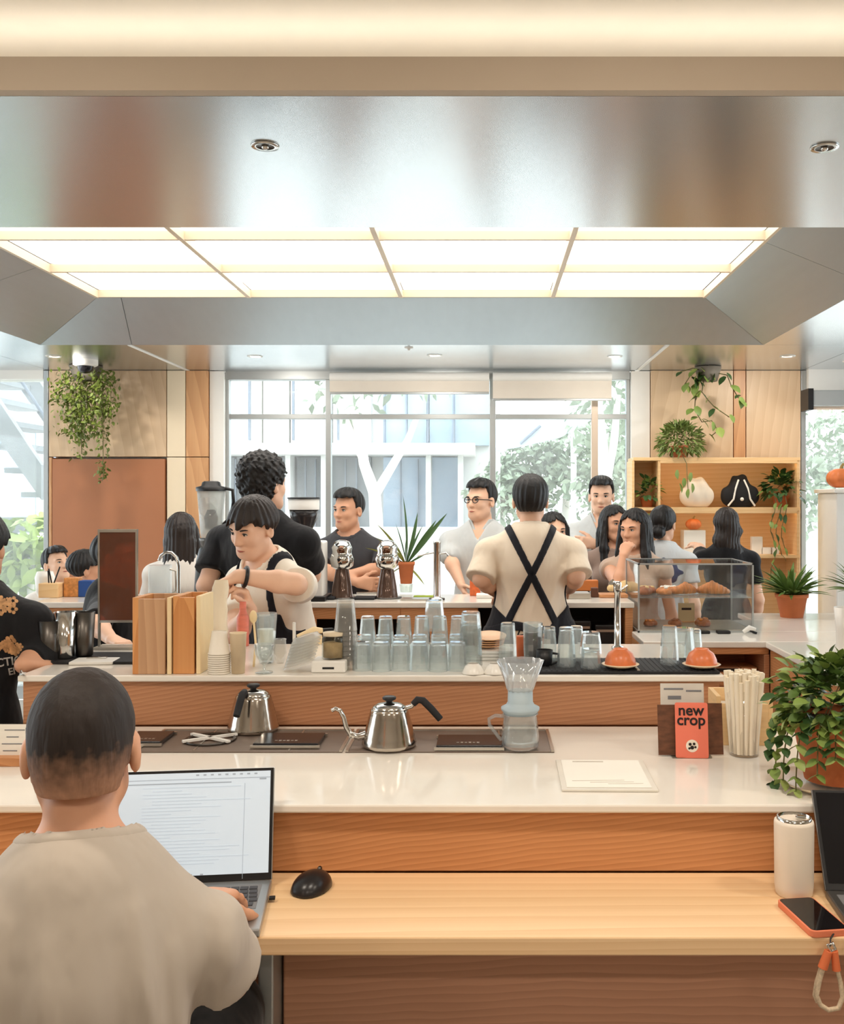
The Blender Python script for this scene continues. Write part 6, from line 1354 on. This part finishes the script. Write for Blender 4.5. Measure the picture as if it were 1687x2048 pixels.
# shelf plants
z1_ = SZ(1018)+.0125
t = empty('shelf_plant', (SX(1560, 7.5), 7.5, z1_), 0, 'dark glossy plant trailing from the right end of the upper shelf', 'plant'); pot(t, .06, .09); pl = leaf_data('leaf', .085, .05, g_dark, heart=True); pl2 = leaf_data('leaf', .08, .045, g_mid, heart=True)
for k in range(95):
    a = R_(0, 6.283); ph = R_(-.35, 1.4); r = R_(.07, .15); v = Vector((math.cos(a)*math.cos(ph), math.sin(a)*math.cos(ph)*.75, math.sin(ph)*.95)); leaf(t, rng.choice((pl, pl, pl2)), v*r+Vector((0, -.02, .12)), v+Vector((R_(-.5, .5), R_(-.8, .1), R_(-.7, .1))), R_(.6, 1.), R_(-.6, .6))
for x0, n_, L2 in ((-.1, 9, .62), (-.06, 6, .45), (-.02, 5, .4)):
    pts = [Vector((x0+.02*math.sin(i*1.3), -.16-.01*math.cos(i), .1-L2*i/n_)) for i in range(n_+1)]; MB().tube([Vector((x0*.5, -.08, .1))]+pts, .003, 5).build('vine', stem_m, t)
    for i, q in enumerate(pts): leaf(t, pl2 if i % 2 else pl, q, (R_(-.8, .8), -.3, R_(-.9, -.2)), R_(.55, .8), R_(-.5, .5))
t = empty('shelf_plant', (SX(1293, 7.5), 7.5, z1_), 0, 'small dark leafed plant in the narrow left bay of the shelf', 'plant'); pot(t, .05, .07)
for k in range(55):
    a = R_(0, 6.283); ph = R_(-.1, 1.4); r = R_(.05, .12); v = Vector((math.cos(a)*math.cos(ph)*.8, math.sin(a)*math.cos(ph)*.75, math.sin(ph)*1.3)); leaf(t, rng.choice((pl, pl2)), v*r+Vector((0, -.03, .08)), v+Vector((R_(-.4, .4), R_(-.8, .1), R_(-.8, .1))), R_(.5, .85), R_(-.6, .6))
t = empty('broad_leaf_plant', (SX(1258, 7.1), 7.05, 0), 0, 'tall plant with broad pale green leaves left of the shelf unit', 'plant'); MB().lathe([(.12, 0), (.15, .3), (.14, .3), (0, .27)], 24, cap=False).build('pot', terracotta, t); bl = leaf_data('leaf', .34, .13, g_mid, droop=.3, n=7)
MB().tube([(0, 0, .27), (.0, 0, .9), (.02, 0, 1.42)], .012, 8).build('stem', stem_m, t)
for k in range(11):
    a = k*2.4; e = R_(-.1, .9); leaf(t, bl, (.01, 0, 1.42-.07*k), (math.cos(a)*math.cos(e), math.sin(a)*math.cos(e), math.sin(e)), R_(.7, 1.), R_(-.3, .3))
# ball plant on top of the shelf unit
t = empty('round_bush_plant', (SX(1360, 7.45), 7.47, SZ(918)+.0125), 0, 'round feathery plant sitting on top of the shelf unit', 'plant'); pot(t, .06, .09); fl = leaf_data('leaf', .05, .013, g_grey, n=3)
pts = []
for k in range(950):
    a = R_(0, 6.283); ph = R_(-.6, 1.5); r = .165*(R_(.4, 1)**.5); v = Vector((math.cos(a)*math.cos(ph), math.sin(a)*math.cos(ph)*.8, math.sin(ph)*.85)); pts.append((v*r+Vector((0, -.02, .11)), v+Vector((R_(-.6, .6), R_(-.6, .6), R_(-.7, .4))), R_(.7, 1.3), R_(-1, 1)))
foliage(t, pts, fl)
for k, (x, dz) in enumerate(((-.05, -.1), (.0, -.16), (.03, -.24), (.06, -.2), (-.03, -.2), (.05, -.12))): leaf(t, pl2, (x, -.16, dz), (R_(-.5, .5), -.3, -1), .8, R_(-.4, .4))
MB().tube([(0, -.1, .02), (.02, -.15, -.05), (.03, -.155, -.25)], .003, 5).build('vine', stem_m, t)
# hanging plants from the soffit
def basket(t, r): MB().lathe([(0, -.11), (r*.7, -.11), (r, -.005), (r*.9, -.005), (r*.62, -.1), (0, -.1)], 20, cap=False).build('pot', mat('grey_pot', (120, 112, 100), .7), t); MB().tube([(0, 0, -.1), (0, 0, 0)], .006, 6).build('hook', dark_steel, t)
d = 7.45; t = empty('hanging_plant', ((172-970)*d/F, d, CZ), 0, 'dense small leafed plant hanging from the soffit over the left brown door', 'plant'); basket(t, .12); sl_ = leaf_data('leaf', .034, .02, leafmat('moss_leaf', (104, 118, 50)), n=3); pts = []
def hang(x, zl, n, sp):
    for k in range(n):
        u = rng.random()**.8; pts.append((Vector((x+R_(-sp, sp), R_(-.14, .1), -.02-zl*u)), Vector((R_(-1, 1), R_(-1, .6), R_(-1.2, .1))), R_(.7, 1.2), R_(-1, 1)))
for x, zl, n, sp in ((-.17, .28, 110, .05), (-.1, .5, 220, .06), (-.03, .55, 330, .06), (.05, .5, 330, .07), (.12, .34, 230, .05), (.19, .3, 70, .05), (-.03, .68, 120, .04), (-.2, .5, 40, .03), (.2, .45, 36, .03), (.13, .66, 70, .02), (.14, .8, 40, .02)): hang(x, zl, n, sp)
for k in range(60): pts.append((Vector((.12+R_(-.03, .03), R_(-.05, .03), R_(-.86, -.7))), Vector((R_(-1, 1), R_(-1, .6), R_(-1, 0))), R_(.7, 1.1), R_(-1, 1)))
foliage(t, pts, sl_)
for x, zl in ((-.1, .5), (-.03, .66), (.05, .5), (.13, .84), (.19, .4)): MB().tube([(x*.4, 0, -.02), (x, -.02, -.15), (x+.01, -.03, -zl)], .0035, 5).build('vine', stem_m, t)
d = 7.5; t = empty('hanging_plant', ((1415-970)*d/F, d, CZ), 0, 'heart leafed vine hanging from the soffit over the right column', 'plant'); basket(t, .1); hl = leaf_data('leaf', .085, .068, g_mid, heart=True); hl2 = leaf_data('leaf', .08, .065, g_lime, heart=True); hl3 = leaf_data('leaf', .08, .06, g_dark, heart=True)
def hv(pix, step=1):
    pts = [Vector(((px-1415)*d/F, -.04-.01*(i % 2), (1000-py)*d/F+EYE-CZ)) for i, (px, py) in enumerate(pix)]; MB().tube([Vector((0, 0, -.03))]+pts, .004, 5).build('vine', stem_m, t); return pts
for pix in (((1395, 745), (1392, 770), (1388, 795), (1386, 815), (1392, 830), (1400, 845), (1420, 842), (1432, 862), (1420, 872)), ((1410, 750), (1388, 760), (1378, 752), (1366, 770)), ((1420, 745), (1450, 752), (1460, 775), (1472, 797), (1480, 797)), ((1405, 760), (1400, 785), (1412, 800), (1425, 815), (1455, 835)), ((1398, 742), (1383, 738), (1358, 745)), ((1404, 742), (1412, 748), (1400, 755), (1390, 780))):
    for i, q in enumerate(hv(pix)):
        for k in range(2 if i % 2 else 1): leaf(t, rng.choice((hl, hl, hl2, hl3)), q+Vector((R_(-.02, .02), -.01, R_(-.02, .02))), (R_(-.9, .9), -.35, R_(-1., -.1)), R_(.7, 1.05), R_(-.5, .5))
# bean sprouts of green seen outside at far left
# ------------------------------------------------------------------ outside: terrace, buildings, trees, stair
pave = mat('pale_paving', (206, 204, 198), .9, var=.06, scale=2); struct(MB().span((-30, 7.96, -.12), (30, 60, -.02)).build('terrain', pave))
bld = mat('pale_blue_facade', (150, 166, 184), .5, var=.03, scale=.6); bld2 = mat('white_facade', (214, 214, 210), .7, var=.03, scale=.6); bgl = mat('facade_glass', (150, 168, 186), .12, .3, var=.08, scale=.5); gline = mat('facade_mullion', (112, 122, 134), .5); shade_g = mat('shop_front_grey', (120, 124, 126), .6, var=.12, scale=2)
B = 17.; BX = lambda px: (px-970)*B/F
BZ = lambda py: EYE+(1000-py)*B/F
t = empty('office_building', (0, B, 0), 0, 'pale glass fronted building across the terrace seen through the middle window', 'building'); t_o = 0
def bb(n, px0, px1, z0, z1, m, y=0., dp=.2): return MB().span((BX(px0), y, z0), (BX(px1), y+dp, z1)).build(n, m, t)
bb('wall', 300, 1000, -.1, 7, bld2, .3, 1.); bb('slab', 300, 950, BZ(912), BZ(890), bld2, -.6, 1.2)
for a, b in ((765, 810), (814, 852), (858, 905), (909, 978)): bb('window', a, b, BZ(890), 6.2, bgl, .1, .2)
for a in (768, 812, 855, 907): bb('mullion', a-1.5, a+1.5, BZ(890), 6.2, gline, .02, .1)
for a, b in ((455, 520), (524, 575), (579, 660), (664, 740)): bb('panel', a, b, BZ(890), 6.2, mat('cream_facade', (232, 230, 224), .7, var=.02), .1, .2)
for a in (497, 585, 675): bb('mullion', a-2, a+2, BZ(880), 6.2, gline, .02, .1)
for a, b, m_ in ((300, 465, shade_g), (470, 580, shade_g), (592, 650, shade_g), (660, 740, shade_g), (765, 852, bgl), (862, 918, bgl)): bb('shop_window', a, b, 0, BZ(914), m_, .1, .2)
for a in (582, 652, 858, 921): bb('column', a-5, a+5, -.1, BZ(912), bld2, -.3, .4)
for a in (470, 500, 530, 610, 630, 690, 712, 800, 835): bb('post', a-1, a+1, 0, BZ(918), gline, 0, .1)
bb('fence_wall', 300, 1000, -.1, BZ(1048), bld2, -2., .15)
t = empty('awning', (0, 14.5, 0), 0, 'pale blue sloping awning on the right beyond the window', 'awning'); dA = 14.5
q = [P(985, 835, dA), P(1190, 835, dA), P(1120, 875, dA), P(1045, 893, dA), P(985, 903, dA)]
MB().prism([(v.x, v.z) for v in q], 0, .12, 'y').build('canvas', mat('awning_blue', (176, 190, 204), .7, var=.02), t); MB().tube([P(1040, 888, dA)-Vector((0, dA+.03, 0)), P(1080, 852, dA)-Vector((0, dA+.03, 0))], .02, 6).build('strut', gline, t)
for px in (995, 1150): MB().box(((px-970)*dA/F, .3, 1.5), (.08, .08, 3.1)).build('post', bld2, t)
bark = mat('pale_bark', (214, 210, 202), .9, var=.1, scale=6, bump=.2); ol = mat('pale_foliage', (136, 150, 128), .7, var=.4, scale=2)
def tree(base, trunk, crowns, n, label, m=None, ls=.16):
    b0 = P(*base); b0.z = -.05; t = empty('terrace_tree', b0, 0, label, 'tree', 'trees outside the window')
    for path in trunk:
        pts = [P(*q)-b0 for q in path]; r0 = .085 if path is trunk[0] else .055
        MB().tube(pts, [r0*(1-.6*i/len(pts)) for i in range(len(pts))], 9).build('trunk' if path is trunk[0] else 'branch', bark, t)
    lf = leaf_data('leaf', ls, ls*.5, m or ol, n=2); pts = []
    for (px, py, d_, r) in crowns:
        c = P(px, py, d_)-b0
        for k in range(n):
            a = R_(0, 6.283); ph = math.asin(R_(-1, 1)); q = rng.random()**.33*r; pts.append((c+Vector((math.cos(a)*math.cos(ph)*q, math.sin(a)*math.cos(ph)*q, math.sin(ph)*q*.8)), Vector((R_(-1, 1), R_(-1, 1), R_(-1, .3))), R_(.6, 1.2), R_(-1.5, 1.5)))
    foliage(t, pts, lf)
D = 11.
tree((752, 1400, D), [[(752, 1290, D), (752, 1050, D), (748, 985, D), (728, 930, D), (716, 860, D), (700, 790, D)], [(752, 985, D), (785, 930, D), (815, 880, D), (835, 830, D)], [(728, 920, D), (690, 840, D), (660, 760, D)]], [(690, 760, D, .55), (850, 720, D, .5), (760, 700, D, .6)], 130, 'pale forked tree on the terrace in front of the glass building')
tree((1210, 1400, D), [[(1210, 1290, D), (1212, 1000, D), (1205, 900, D), (1196, 820, D), (1190, 720, D)], [(1212, 960, D), (1228, 880, D), (1235, 790, D)]], [(1240, 760, D, .6), (1250, 860, D+1, .7)], 200, 'pale tree at the right side of the window with feathery leaves')
for i, (px, py, d_, r, lab) in enumerate(((1050, 950, 15.5, .75, 'low grey green tree under the awning'), (1130, 940, 16, .95, 'leafy tree right of the awning, behind the white shirted man'), (1210, 950, 15, .8, 'dense tree near the right end of the window'), (1000, 990, 15, .55, 'small shrub tree by the window mullion'), (1680, 900, 15, 1.2, 'grey green tree outside the right end window'), (1640, 990, 14, .8, 'low tree outside the right end window'), (1250, 880, 16.5, 1.0, 'tall tree at the far right of the middle window'))):
    tree((px, 1300, d_), [[(px, 1190, d_), (px, 1050, d_), (px+4, py, d_)]], [(px, py, d_, r), (px+25, py-25, d_, r*.7)], 420, lab)
for i, (px, py, d_, r, lab) in enumerate(((45, 1085, 8.7, .3, 'bright green shrub outside the left end window'), (62, 1115, 8.5, .26, 'low bright green shrub near the stair foot'), (18, 1130, 8.6, .3, 'bright green bush at the left edge outside'))):
    b0 = P(px, py, d_); b0.z = -.02; t = empty('terrace_shrub', b0, 0, lab, 'shrub', 'shrubs outside the left window'); c = Vector((0, 0, P(px, py, d_).z+.02)); lf = leaf_data('leaf', .2, .09, mat('bright_leaf', (150, 172, 84), .6, var=.3), n=3)
    MB().tube([(0, 0, 0), (0, 0, c.z)], .03, 7).build('stem', bark, t); foliage(t, [(c+Vector((R_(-r, r), R_(-r, r), R_(-r, r)*.8)), Vector((R_(-1, 1), R_(-1, 1), R_(-1, .5))), R_(.6, 1.2), R_(-1, 1)) for k in range(110)], lf)
# outside stair at the left, its stringer falling to the right
D = 9.2; t = empty('metal_stair', (0, D, 0), 0, 'grey metal stair with a broad sloping stringer outside the left end window', 'stair'); gp = mat('stair_paint', (138, 143, 145), .5, var=.03)
a, b, c, e = P(-220, 470, D), P(84, 965, D), P(84, 1010, D), P(-250, 520, D)
poly = [(P(-200, 500, D).x, P(-200, 500, D).z), (P(86, 930, D).x, P(86, 930, D).z), (P(86, 1000, D).x, P(86, 1000, D).z), (P(-200, 590, D).x, P(-200, 590, D).z)]
MB().prism(poly, -.04, .04, 'y').build('stringer', gp, t); MB().prism([(x, z) for x, z in poly], 1.3, 1.38, 'y').build('stringer', gp, t)
for k in range(12):
    px = 70-34*k; py = 985-49*k*1.0; v = P(px, py, D); MB().box((v.x, .67, v.z-.02), (.3, 1.25, .05)).build('tread', gp, t)
MB().tube([P(-200, 390, D)-Vector((0, D, 0)), P(100, 850, D)-Vector((0, D, 0))], .016, 6).build('handrail', gline, t)
MB().box((P(100, 1000, D).x+.03, .6, .8), (.12, .12, 1.65)).build('newel_post', gp, t); MB().box((P(40, 1030, D).x, .7, P(40, 1050, D).z), (1.6, 1.4, .14)).build('landing', gp, t)
for x in (-.7, .7): MB().box((P(40, 1030, D).x+x, .7, P(40, 1050, D).z/2-.05), (.1, 1.3, P(40, 1050, D).z)).build('support', gp, t)
t = empty('left_building', (-14, 26, 0), 0, 'white building with rows of pale blue windows behind the outside stair', 'building'); MB().box((0, 0, 4), (9, 1, 8.2)).build('wall', bld2, t)
for i in range(6):
    for j in range(4): MB().box((-3.6+1.4*i, -.52, 1.2+1.7*j), (1.1, .06, 1.1)).build('window', bgl, t)
